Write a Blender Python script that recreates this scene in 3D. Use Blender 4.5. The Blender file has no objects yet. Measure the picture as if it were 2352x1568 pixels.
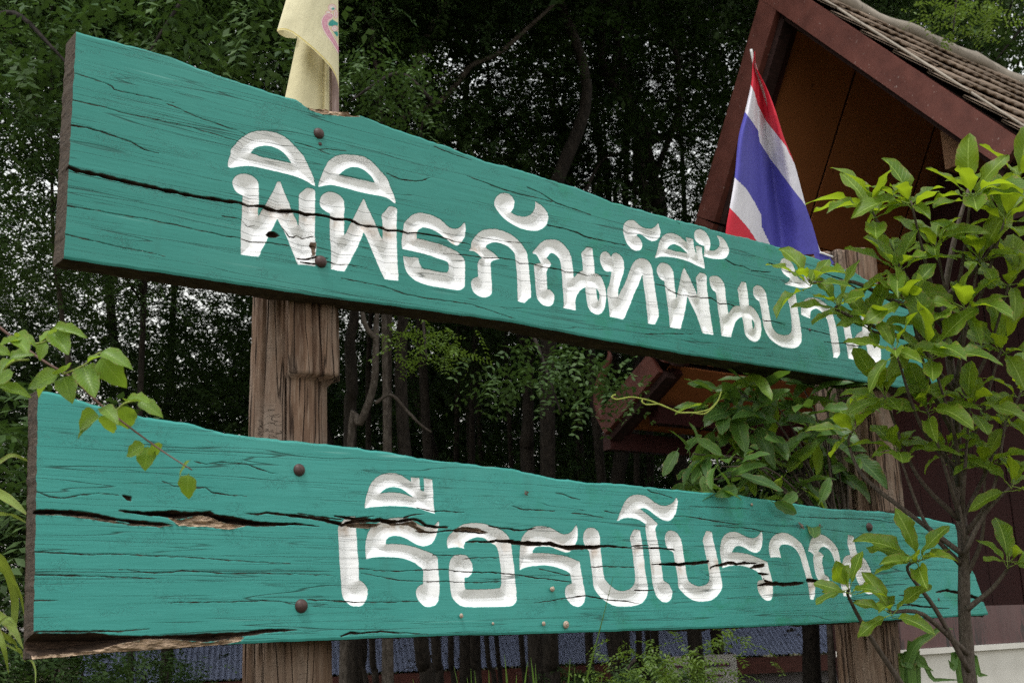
import bpy, bmesh, math, random
import numpy as np
from mathutils import Matrix, Vector
scn = bpy.context.scene
COL = scn.collection
rnd = random.Random(7)

# ------------------------------------------------------------------ camera
F = 2774.0; CX, CY = 1176.0, 784.0            # focal length and centre in the 2352 x 1568 view
def _n(v): return v/np.linalg.norm(v)
UPc = _n(np.array([711-CX, -10440-CY, F])); FWc = np.array([0, 0, 1.0])
Yc = _n(FWc-UPc*(FWc@UPc)); Xc = np.cross(Yc, UPc)
M = np.stack([Xc, Yc, UPc])                   # camera axes -> world axes
CAM = np.array([0, 0, 1.6])
cam_d = bpy.data.cameras.new('camera'); cam = bpy.data.objects.new('camera', cam_d); COL.objects.link(cam)
cam_d.sensor_width = 36; cam_d.lens = 36*F/2352; cam_d.clip_end = 600; cam_d.clip_start = 0.05
cam_d.dof.use_dof = True; cam_d.dof.focus_distance = 3.9; cam_d.dof.aperture_fstop = 7
r_, u_, b_ = M@np.array([1, 0, 0]), M@np.array([0, -1, 0]), M@np.array([0, 0, -1])
mw = Matrix(((r_[0], u_[0], b_[0], CAM[0]), (r_[1], u_[1], b_[1], CAM[1]), (r_[2], u_[2], b_[2], CAM[2]), (0, 0, 0, 1)))
cam.matrix_world = mw; scn.camera = cam

# ------------------------------------------------------------------ light
SUN_EL, SUN_AZ = math.radians(68), math.radians(205)      # azimuth clockwise from +Y
world = bpy.data.worlds.new('World'); scn.world = world; world.use_nodes = True
wn, wl = world.node_tree.nodes, world.node_tree.links
sky = wn.new('ShaderNodeTexSky'); sky.sky_type = 'NISHITA'; sky.sun_disc = False
sky.sun_elevation = SUN_EL; sky.sun_rotation = SUN_AZ; sky.air_density = 3.5; sky.dust_density = 0.8; sky.ozone_density = 1.0
hs = wn.new('ShaderNodeHueSaturation'); hs.inputs['Saturation'].default_value = 0.15   # hazy, overcast white sky
wl.new(sky.outputs[0], hs.inputs['Color']); wl.new(hs.outputs[0], wn['Background'].inputs['Color'])
wn['Background'].inputs['Strength'].default_value = 0.15
sd = bpy.data.lights.new('sun', 'SUN'); sd.energy = 1.5; sd.angle = math.radians(14); sd.color = (1.0, 0.98, 0.955)
sun = bpy.data.objects.new('sun', sd); COL.objects.link(sun)
sdir = Vector((math.sin(SUN_AZ)*math.cos(SUN_EL), math.cos(SUN_AZ)*math.cos(SUN_EL), math.sin(SUN_EL)))
sun.rotation_euler = sdir.to_track_quat('Z', 'Y').to_euler(); sun.location = (-3, -6, 12)
vs = scn.view_settings; vs.view_transform = 'Standard'; vs.look = 'None'; vs.exposure = 0.80; vs.gamma = 1.0; vs.use_curve_mapping = False
scn.render.engine = 'CYCLES'; scn.cycles.use_denoising = False; scn.cycles.max_bounces = 6; scn.cycles.transparent_max_bounces = 8
scn.cycles.diffuse_bounces = 3; scn.cycles.glossy_bounces = 2; scn.cycles.transmission_bounces = 3

# ------------------------------------------------------------------ geometry helpers
def ray(x, y): return M@np.array([x-CX, y-CY, F])/F
def P(x, y, depth): return CAM+depth*ray(x, y)
FWW = M@FWc
SW = _n(np.array([0.789529, 0.613713, 0.0]))            # along the sign, away to the right
NW = np.array([SW[1], -SW[0], 0.0])                     # sign normal, towards the viewer
P0 = CAM+3.0*ray(148, 597); SIGN0 = np.array([P0[0], P0[1], 0.0])
SROT = math.atan2(SW[1], SW[0])
def onplane(x, y, p0, nn):
    d = ray(x, y); return CAM+d*(((p0-CAM)@nn)/(d@nn))
def L(p):                                               # world -> sign frame (u, depth behind the face, z)
    q = np.asarray(p)-SIGN0; return np.array([q@SW, -(q@NW), q[2]])
def LN(x, y, n=0.0): return L(onplane(x, y, SIGN0+NW*n, NW))    # pixel -> sign frame on the plane at offset n
def LU(x, y, u): return L(onplane(x, y, SIGN0+SW*u, SW))        # pixel -> sign frame on a plane across the sign
def Wd(l): return SIGN0+SW*l[0]-NW*l[1]+np.array([0, 0, l[2]])
def ground_z(x, y):
    t = min(max((y-7.0)/14.0, 0), 1); return -1.7*t*t*(3-2*t)

def hash2(ix, iy, seed):
    h = (ix.astype(np.int64)*374761393+iy.astype(np.int64)*668265263+seed*974711) & 0xffffffff
    h = ((h ^ (h >> 13))*1274126177) & 0xffffffff
    return ((h ^ (h >> 16)) & 0xffff)/65535.0
def vnoise(x, y, seed=0):
    x = np.asarray(x, float); y = np.asarray(y, float)
    xi = np.floor(x); yi = np.floor(y); fx = x-xi; fy = y-yi
    fx = fx*fx*(3-2*fx); fy = fy*fy*(3-2*fy)
    a = hash2(xi, yi, seed); b = hash2(xi+1, yi, seed); c = hash2(xi, yi+1, seed); d = hash2(xi+1, yi+1, seed)
    return (a*(1-fx)+b*fx)*(1-fy)+(c*(1-fx)+d*fx)*fy
def fbm(x, y, seed=0, o=3):
    s = 0; a = 0.5
    for k in range(o):
        s = s+a*(vnoise(np.asarray(x)*2**k, np.asarray(y)*2**k, seed+k*17)-0.5); a *= 0.5
    return s

def obj(name, me, parent=None, label=None, cat=None, group=None, kind=None, loc=None):
    o = bpy.data.objects.new(name, me); COL.objects.link(o)
    if parent is not None: o.parent = parent
    if loc is not None: o.location = tuple(loc)
    if label: o['label'] = label
    if cat: o['category'] = cat
    if group: o['group'] = group
    if kind: o['kind'] = kind
    return o
def thing(name, label, cat, loc=(0, 0, 0), rotz=0.0, group=None):
    o = obj(name, None, None, label, cat, group, None, loc); o.rotation_euler = (0, 0, rotz); return o
def mesh(name, verts, faces, mats, smooth=True, midx=None):
    me = bpy.data.meshes.new(name); v = np.asarray(verts, np.float32).reshape(-1, 3)
    me.from_pydata([tuple(map(float, p)) for p in v], [], [tuple(map(int, f)) for f in faces]) if len(v) < 20000 else None
    for m in (mats if isinstance(mats, (list, tuple)) else [mats]): me.materials.append(m)
    if len(v) >= 20000: fast_mesh(me, v, np.asarray(faces, np.int32))
    me.polygons.foreach_set('use_smooth', [smooth]*len(me.polygons))
    if midx is not None: me.polygons.foreach_set('material_index', list(map(int, midx)))
    me.update(); return me
def fast_mesh(me, v, f):
    k = f.shape[1]
    me.vertices.add(len(v)); me.vertices.foreach_set('co', v.ravel())
    me.loops.add(f.size); me.loops.foreach_set('vertex_index', f.ravel())
    me.polygons.add(len(f)); me.polygons.foreach_set('loop_start', np.arange(0, f.size, k, dtype=np.int32))
    me.polygons.foreach_set('loop_total', np.full(len(f), k, np.int32)); me.update(calc_edges=True)
def fattr(me, name, vals):
    a = me.attributes.new(name, 'FLOAT', 'POINT'); a.data.foreach_set('value', np.asarray(vals, np.float32).ravel())
def box(x0, x1, y0, y1, z0, z1):
    v = [(x, y, z) for z in (z0, z1) for y in (y0, y1) for x in (x0, x1)]
    return v, [(0, 2, 3, 1), (4, 5, 7, 6), (0, 1, 5, 4), (2, 6, 7, 3), (0, 4, 6, 2), (1, 3, 7, 5)]
def join(parts):
    V, Fs = [], []
    for v, f in parts:
        o = len(V); V += [tuple(p) for p in v]; Fs += [tuple(i+o for i in q) for q in f]
    return V, Fs
def catmull(pts, n=8):
    p = [np.asarray(q, float) for q in pts]
    if len(p) < 3: return [p[0]+(p[-1]-p[0])*t for t in np.linspace(0, 1, n+1)]
    q = [2*p[0]-p[1]]+p+[2*p[-1]-p[-2]]; out = []
    for i in range(1, len(q)-2):
        for t in np.linspace(0, 1, n, endpoint=False):
            a, b, c, d = q[i-1], q[i], q[i+1], q[i+2]
            out.append(0.5*((2*b)+(c-a)*t+(2*a-5*b+4*c-d)*t*t+(3*b-a-3*c+d)*t**3))
    out.append(p[-1]); return out
def tube(pts, radii, sides=8, wob=0.0, seed=0):
    pts = [np.asarray(p, float) for p in pts]; n = len(pts); V = []; Fs = []
    if np.isscalar(radii): radii = [radii]*n
    if len(radii) != n: radii = np.interp(np.linspace(0, 1, n), np.linspace(0, 1, len(radii)), radii)
    ref = np.array([0.31, 0.95, 0.1])
    for i in range(n):
        t = _n(pts[min(i+1, n-1)]-pts[max(i-1, 0)]+1e-9); a = np.cross(t, ref)
        if np.linalg.norm(a) < .1: a = np.cross(t, np.array([1, 0, 0.2]))
        a = _n(a); b = np.cross(t, a)
        for k in range(sides):
            th = 2*math.pi*k/sides; r = radii[i]*(1+wob*(float(vnoise(np.array(k*1.3+seed), np.array(i*.55), seed))-.5))
            V.append(pts[i]+a*math.cos(th)*r+b*math.sin(th)*r)
    for i in range(n-1):
        for k in range(sides):
            k2 = (k+1) % sides; Fs.append((i*sides+k, i*sides+k2, (i+1)*sides+k2, (i+1)*sides+k))
    V += [pts[0], pts[-1]]; a, b = len(V)-2, len(V)-1
    for k in range(sides):
        k2 = (k+1) % sides; Fs.append((a, k2, k)); Fs.append((b, (n-1)*sides+k, (n-1)*sides+k2))
    return V, Fs

# ------------------------------------------------------------------ materials
class NT:
    def __init__(s, name):
        s.m = bpy.data.materials.new(name); s.m.use_nodes = True; s.t = s.m.node_tree; s.N = s.t.nodes; s.Lk = s.t.links
        s.b = s.N['Principled BSDF']; s.out = s.N['Material Output']
    def new(s, ty, **kw):
        n = s.N.new(ty)
        for k, v in kw.items():
            if hasattr(n, k): setattr(n, k, v)
        return n
    def link(s, a, b): s.Lk.new(a, b)
    def coord(s, scale, kind='Object', loc=(0, 0, 0)):
        tc = s.new('ShaderNodeTexCoord'); mp = s.new('ShaderNodeMapping'); mp.inputs['Scale'].default_value = scale
        mp.inputs['Location'].default_value = loc
        s.link(tc.outputs[kind], mp.inputs['Vector']); return mp.outputs[0]
    def noise(s, vec, scale=1, detail=3, rough=.5, dist=0.0):
        n = s.new('ShaderNodeTexNoise'); n.inputs['Scale'].default_value = scale; n.inputs['Detail'].default_value = detail
        n.inputs['Roughness'].default_value = rough; n.inputs['Distortion'].default_value = dist
        if vec is not None: s.link(vec, n.inputs['Vector'])
        return n.outputs[0]
    def math(s, op, a, b=None, c=None, clamp=False):
        n = s.new('ShaderNodeMath'); n.operation = op; n.use_clamp = clamp
        for i, v in enumerate((a, b, c)):
            if v is None: continue
            if isinstance(v, (int, float)): n.inputs[i].default_value = v
            else: s.link(v, n.inputs[i])
        return n.outputs[0]
    def map(s, v, a, b, c=0.0, d=1.0, smooth=False):
        n = s.new('ShaderNodeMapRange'); n.inputs[1].default_value = a; n.inputs[2].default_value = b
        n.inputs[3].default_value = c; n.inputs[4].default_value = d
        if smooth: n.interpolation_type = 'SMOOTHSTEP'
        s.link(v, n.inputs[0]); return n.outputs[0]
    def mix(s, fac, a, b, blend='MIX'):
        n = s.new('ShaderNodeMix'); n.data_type = 'RGBA'; n.blend_type = blend
        if isinstance(fac, (int, float)): n.inputs[0].default_value = fac
        else: s.link(fac, n.inputs[0])
        for i, v in ((6, a), (7, b)):
            if isinstance(v, tuple): n.inputs[i].default_value = (*v, 1) if len(v) == 3 else v
            else: s.link(v, n.inputs[i])
        return n.outputs[2]
    def attr(s, name, out='Fac'):
        n = s.new('ShaderNodeAttribute'); n.attribute_name = name; return n.outputs[out]
    def bump(s, h, dist=.002, strength=1.0):
        n = s.new('ShaderNodeBump'); n.inputs['Distance'].default_value = dist; n.inputs['Strength'].default_value = strength
        s.link(h, n.inputs['Height']); s.link(n.outputs[0], s.b.inputs['Normal']); return n.outputs[0]
    def set(s, col=None, rough=.6, spec=.3):
        if col is not None:
            if isinstance(col, tuple): s.b.inputs['Base Color'].default_value = (*col, 1)
            else: s.link(col, s.b.inputs['Base Color'])
        if isinstance(rough, (int, float)): s.b.inputs['Roughness'].default_value = rough
        else: s.link(rough, s.b.inputs['Roughness'])
        s.b.inputs['Specular IOR Level'].default_value = spec; return s.m

def wood_nodes(n, sc, dark, mid, light, kind='Object'):
    v = n.coord(sc, kind); a = n.noise(v, 1, 5, .6, .6)
    v2 = n.coord((sc[0]*3.1, sc[1]*3.1, sc[2]*3.1), kind); b = n.noise(v2, 1, 4, .6, .3)
    c = n.mix(n.map(a, .3, .7), dark, mid); return n.mix(n.math('MULTIPLY', n.map(b, .45, .8), .8), c, light), a, b
def mat_board(name, teal, teal2, seed):
    n = NT(name); lo = (seed*3.7, 0, seed*1.3)
    let = n.attr('letter'); raw = n.attr('raw'); rust = n.attr('rust'); tan = n.attr('tan')
    wv = n.noise(n.coord((4, 4, 4), loc=lo), 1, 2); 
    big = n.noise(n.coord((1.6, 1.6, 4), loc=lo), 1, 4, .6)
    grain = n.noise(n.coord((5, 5, 110), loc=lo), 1, 5, .65, .4)
    fine = n.noise(n.coord((30, 30, 300), loc=lo), 1, 3, .6)
    # hairline checks that run along the grain
    def hair(sx, sz, width, mlo, mhi, off):
        h = n.noise(n.coord((sx, sx, sz), loc=(lo[0]+off, 0, lo[2]+off)), 1, 2.5, .5, .35)
        line = n.map(n.math('ABSOLUTE', n.math('SUBTRACT', h, .5)), 0, width, 1, 0)
        mk = n.map(n.noise(n.coord((sx*1.7, 1, sz*.5), loc=(off*2.1, 0, lo[2])), 1, 2), mlo, mhi)
        return n.math('MULTIPLY', line, mk, clamp=True)
    h1 = hair(.5, 16, .006, .40, .48, 3.0); h2 = hair(.8, 44, .012, .44, .52, 9.0)
    tick = n.noise(n.coord((60, 60, 90), loc=lo), 1, 3, .6, 1.2)
    tmask = n.map(n.noise(n.coord((7, 7, 18), loc=lo), 1, 2), .53, .62)
    t1 = n.math('MULTIPLY', n.map(n.math('ABSOLUTE', n.math('SUBTRACT', tick, .5)), 0, .035, 1, 0), tmask, clamp=True)
    hairs = n.math('MAXIMUM', n.math('MAXIMUM', h1, n.math('MULTIPLY', h2, .65)), n.math('MULTIPLY', t1, .38))
    col = n.mix(n.map(big, .35, .7), teal, teal2)
    gx = n.new('ShaderNodeSeparateXYZ'); tc = n.new('ShaderNodeTexCoord'); n.link(tc.outputs['Object'], gx.inputs[0])
    gm = n.math('MULTIPLY', n.map(n.noise(n.coord((7, 7, 9), loc=(4, 0, seed)), 1, 5, .7), .52, .66), n.map(gx.outputs[0], 1.1, 2.0), clamp=True)
    col = n.mix(n.math('MULTIPLY', gm, .55), col, (.012, .205, .105))            # greener patches, more of them to the right
    col = n.mix(n.math('MULTIPLY', n.map(grain, .55, .8), .12), col, (.02, .16, .13))
    col = n.mix(n.math('MULTIPLY', n.map(fine, .62, .8), .22), col, (.2, .5, .44))
    fade = n.noise(n.coord((1.1, 1.1, 2.6), loc=(seed*5, 0, 2)), 1, 5, .65)
    col = n.mix(n.math('MULTIPLY', n.map(fade, .52, .75), .22), col, (.11, .34, .29))
    dirt = n.noise(n.coord((9, 9, 1.6), loc=(seed*2, 0, 5)), 1, 4, .6)
    col = n.mix(n.math('MULTIPLY', n.map(dirt, .58, .78), .30), col, (.035, .10, .075))
    scr = n.noise(n.coord((.7, .7, 75), loc=(seed*8, 0, 9)), 1, 3, .6)
    col = n.mix(n.math('MULTIPLY', n.math('MULTIPLY', n.map(scr, .64, .70), n.map(wv, .45, .6)), .55), col, (.26, .52, .47))
    white = n.mix(n.map(n.noise(n.coord((25, 25, 25)), 1, 4), .5, .75), (.84, .84, .845), (.74, .74, .735))
    white = n.mix(n.math('MULTIPLY', n.map(grain, .62, .8), .15), white, (.45, .43, .40))
    white = n.mix(n.math('MULTIPLY', n.math('MULTIPLY', rust, n.map(n.noise(n.coord((40, 40, 25)), 1, 4), .35, .7)), .7, clamp=True), white, (.36, .22, .11))
    edge = n.noise(n.coord((90, 90, 90)), 1, 3)
    ls = n.math('ADD', let, n.map(edge, 0, 1, -.0030, .0008))
    col = n.mix(n.map(ls, -.0006, .0006), col, white)
    col = n.mix(n.math('MULTIPLY', hairs, .8, clamp=True), col, (.014, .035, .028))
    wood, wa, wb = wood_nodes(n, (14, 14, 160), (.016, .010, .007), (.05, .03, .02), (.15, .095, .06))
    wood = n.mix(n.math('MULTIPLY', tan, n.map(wb, .3, .6), clamp=True), wood, (.50, .36, .25))
    rs = n.math('ADD', raw, n.map(n.noise(n.coord((35, 35, 130)), 1, 4), 0, 1, -.003, .003))
    rm = n.map(rs, -.0008, .0008)
    col = n.mix(rm, col, wood)
    chip = n.math('MULTIPLY', n.map(n.noise(n.coord((30, 30, 80), loc=(seed, 3, 1)), 1, 5, .7), .69, .71), n.map(n.attr('edge'), 0, .03, 1, 0), clamp=True)
    col = n.mix(chip, col, (.42, .34, .27))
    h = n.math('MULTIPLY_ADD', grain, .5, n.math('MULTIPLY', fine, .25))
    h = n.math('MULTIPLY_ADD', hairs, -1.1, h); h = n.math('MULTIPLY_ADD', n.math('MULTIPLY', wb, rm), 1.4, h)
    n.bump(h, .0013, .8)
    n.set(col, n.map(rm, 0, 1, .52, .9), .25)
    return n.m
def mat_wood(name, sc, dark, mid, light, bump=.004, rough=.85):
    n = NT(name); c, a, b = wood_nodes(n, sc, dark, mid, light)
    n.bump(n.math('ADD', a, n.math('MULTIPLY', b, .6)), bump, 1.0); return n.set(c, rough, .2)
def mat_paint(name, col, col2, chip=None, cs=(8, 8, 8), chip_amt=.7, rough=.55, bump=.001):
    n = NT(name); a = n.noise(n.coord(cs), 1, 5, .6); c = n.mix(n.map(a, .35, .7), col, col2)
    if chip:
        k = n.noise(n.coord((cs[0]*6, cs[1]*6, cs[2]*6)), 1, 4, .7); k2 = n.noise(n.coord((cs[0]*.8, cs[1]*.8, cs[2]*.8), loc=(3, 1, 7)), 1, 3); c = n.mix(n.math('MULTIPLY', n.map(k, chip_amt-.05, chip_amt-.035), n.map(k2, .48, .6), clamp=True), c, chip)
    n.bump(a, bump, 1); return n.set(c, rough, .3)
def mat_leaf(name, col, col2, trans, tr=.35, rib=None, rough=.42, spec=.35, usevar=False):
    n = NT(name); oi = n.new('ShaderNodeObjectInfo'); rv = n.attr('var') if usevar else oi.outputs['Random']
    c = n.mix(rv, col, col2)
    spots = n.noise(n.coord((14, 14, 14)), 1, 4, .7)
    if not usevar:
        c = n.mix(n.math('MULTIPLY', n.map(spots, .3, .75), .35), c, tuple(x*.6 for x in col))
        c = n.mix(n.map(spots, .70, .725), c, (.22, .15, .05))
    if rib:
        uv = n.new('ShaderNodeUVMap'); sp = n.new('ShaderNodeSeparateXYZ'); n.link(uv.outputs[0], sp.inputs[0])
        ay = n.math('ABSOLUTE', n.math('SUBTRACT', sp.outputs[1], .5))
        r1 = n.map(ay, .012, .035, 1, 0)
        vein = n.math('SINE', n.math('MULTIPLY', n.math('SUBTRACT', sp.outputs[0], n.math('MULTIPLY', ay, .55)), 62.0))
        c = n.mix(n.math('MULTIPLY', n.map(vein, .86, .98), .28), c, rib)
        c = n.mix(n.math('MULTIPLY', r1, .8), c, rib)
        c = n.mix(n.math('MULTIPLY', n.map(ay, .30, .5), n.map(spots, .50, .60), clamp=True), c, (.20, .14, .05))
        n.bump(n.map(vein, .5, 1), .0008, .6)
    n.set(c, rough, spec)
    t = n.new('ShaderNodeBsdfTranslucent'); 
    tcn = n.mix(rv, trans, tuple(x*.7 for x in trans)); n.link(tcn, t.inputs[0])
    mx = n.new('ShaderNodeMixShader'); mx.inputs[0].default_value = tr
    n.link(n.b.outputs[0], mx.inputs[1]); n.link(t.outputs[0], mx.inputs[2]); n.link(mx.outputs[0], n.out.inputs[0]); return n.m
def mat_cloth(name, colsock_fn, tr=.3, rough=.8):
    n = NT(name); c = colsock_fn(n)
    w = n.noise(n.coord((22, 22, 9)), 1, 5, .65); n.bump(w, .010, .6); n.set(c, rough, .15)
    t = n.new('ShaderNodeBsdfTranslucent'); n.link(c, t.inputs[0])
    mx = n.new('ShaderNodeMixShader'); mx.inputs[0].default_value = tr
    n.link(n.b.outputs[0], mx.inputs[1]); n.link(t.outputs[0], mx.inputs[2]); n.link(mx.outputs[0], n.out.inputs[0]); return n.m

M_BOARD1 = mat_board('teal_paint_upper', (.032, .206, .174), (.041, .236, .200), 1.0)
M_BOARD2 = mat_board('teal_paint_lower_lit', (.038, .248, .218), (.050, .286, .252), 2.0)  # same paint, the lower plank's stronger light put into a brighter teal
M_RAW = mat_wood('board_raw_wood', (10, 30, 90), (.022, .016, .012), (.06, .042, .03), (.125, .095, .068))
def mat_post():
    n = NT('post_wood'); g = n.noise(n.coord((42, 42, 2.6)), 1, 5, .65, .5); f = n.noise(n.coord((170, 170, 14)), 1, 4, .6); bl = n.noise(n.coord((7, 7, 2.2)), 1, 5, .65)
    ck = n.noise(n.coord((20, 20, .9)), 1, 3, .5, .5); line = n.map(n.math('ABSOLUTE', n.math('SUBTRACT', ck, .5)), 0, .022, 1, 0)
    hc = n.noise(n.coord((14, 14, 70)), 1, 3, .5, .3); hl = n.math('MULTIPLY', n.map(n.math('ABSOLUTE', n.math('SUBTRACT', hc, .5)), 0, .02, 1, 0), n.map(bl, .52, .62), clamp=True)
    c = n.mix(n.map(g, .3, .7), (.075, .042, .028), (.215, .138, .094)); c = n.mix(n.map(bl, .42, .66), c, (.235, .185, .15)); c = n.mix(n.math('MULTIPLY', n.map(f, .52, .74), .55), c, (.36, .275, .21))
    c = n.mix(n.math('MULTIPLY', n.math('MAXIMUM', line, n.math('MULTIPLY', hl, .7)), .9), c, (.025, .016, .012))
    h = n.math('ADD', n.math('MULTIPLY', g, .8), n.math('MULTIPLY', f, .5)); h = n.math('MULTIPLY_ADD', line, -1.2, h); h = n.math('MULTIPLY_ADD', hl, -.6, h)
    n.bump(h, .007, 1); return n.set(c, .88, .15)
M_POST = mat_post()
M_BOLT = mat_paint('rusty_bolt', (.045, .026, .024), (.075, .04, .034), None, (90, 90, 90), rough=.5)
M_BARK = mat_wood('bark', (16, 16, 5), (.009, .007, .0055), (.022, .017, .013), (.05, .04, .032), .012)
M_BARK_PALE = mat_wood('bark_pale', (14, 14, 6), (.03, .024, .019), (.075, .06, .048), (.16, .135, .115), .01)
M_TWIG = mat_wood('shrub_bark', (60, 60, 20), (.045, .034, .028), (.095, .075, .062), (.17, .14, .12), .002)
M_LEAF_TREE = mat_leaf('broad_leaf', (.055, .118, .012), (.12, .195, .015), (.44, .60, .02), .40, (.32, .42, .10), .45, .22)
M_LEAF_VINE = mat_leaf('vine_leaf', (.10, .19, .018), (.15, .26, .025), (.36, .52, .035), .4, (.24, .36, .06))
M_LEAF_BUSH = mat_leaf('bush_leaf', (.036, .095, .02), (.08, .165, .026), (.2, .36, .035), .3, (.16, .26, .07))
M_STRAP = mat_leaf('strap_leaf', (.16, .24, .03), (.22, .30, .05), (.38, .48, .06), .35, (.26, .34, .07))
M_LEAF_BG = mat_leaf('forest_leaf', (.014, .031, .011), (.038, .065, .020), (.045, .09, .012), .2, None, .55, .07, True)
M_LEAF_NEAR = mat_leaf('forest_leaf_near', (.030, .066, .022), (.074, .122, .040), (.08, .15, .024), .25, None, .5, .14, True)  # paler copy of the forest leaf, light on nearer foliage put into its greens
M_LEAF_LIT = mat_leaf('forest_leaf_lit', (.07, .13, .025), (.13, .2, .04), (.25, .4, .04), .3, None, .45, .3, True)  # brightest copy, leaves in full light rendered by colour
# ------------------------------------------------------------------ tracings of the sign (view pixels of enlarged crops)
CR = dict(A=(750, 420), B=(750, 560), C=(1330, 630), D=(1570, 700), E=(2000, 720), F=(2180, 820), G=(2560, 860),
          P=(1130, 1570), Q=(1130, 1690), R=(1730, 1650), S=(2200, 1660), T=(2560, 1740))
REG = dict(r1=(0, 0), r2=(784, 0), r3=(1568, 0), r4=(0, 522.67), r5=(784, 522.67), r6=(1568, 522.67), r7=(0, 1045.33), r8=(784, 1045.33), r9=(1568, 1045.33))
def cv(key, pts):
    if key == '': return [tuple(p) for p in pts]
    if key in CR:
        ox, oy = CR[key]; return [((ox+p[0]/3.92)*.680556, (oy+p[1]/3.92)*.680556) for p in pts]
    ox, oy = REG[key]; return [(ox+p[0]/3.0, oy+p[1]/3.0) for p in pts]
def smooth_poly(pts, n=3):
    p = [np.asarray(q, float) for q in pts]; m = len(p); corner = []
    for i in range(m):
        a = _n(p[i]-p[i-1]+1e-9); b = _n(p[(i+1) % m]-p[i]+1e-9); corner.append(a@b < .62)
    out = []
    for i in range(m):
        p0, p1, p2, p3 = p[i-1], p[i], p[(i+1) % m], p[(i+2) % m]
        if corner[i]: p0 = 2*p1-p2
        if corner[(i+1) % m]: p3 = 2*p2-p1
        for t in np.linspace(0, 1, n, endpoint=False):
            out.append(0.5*((2*p1)+(p2-p0)*t+(2*p0-5*p1+4*p2-p3)*t*t+(3*p1-p0-3*p2+p3)*t**3))
    return np.array(out)
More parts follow.
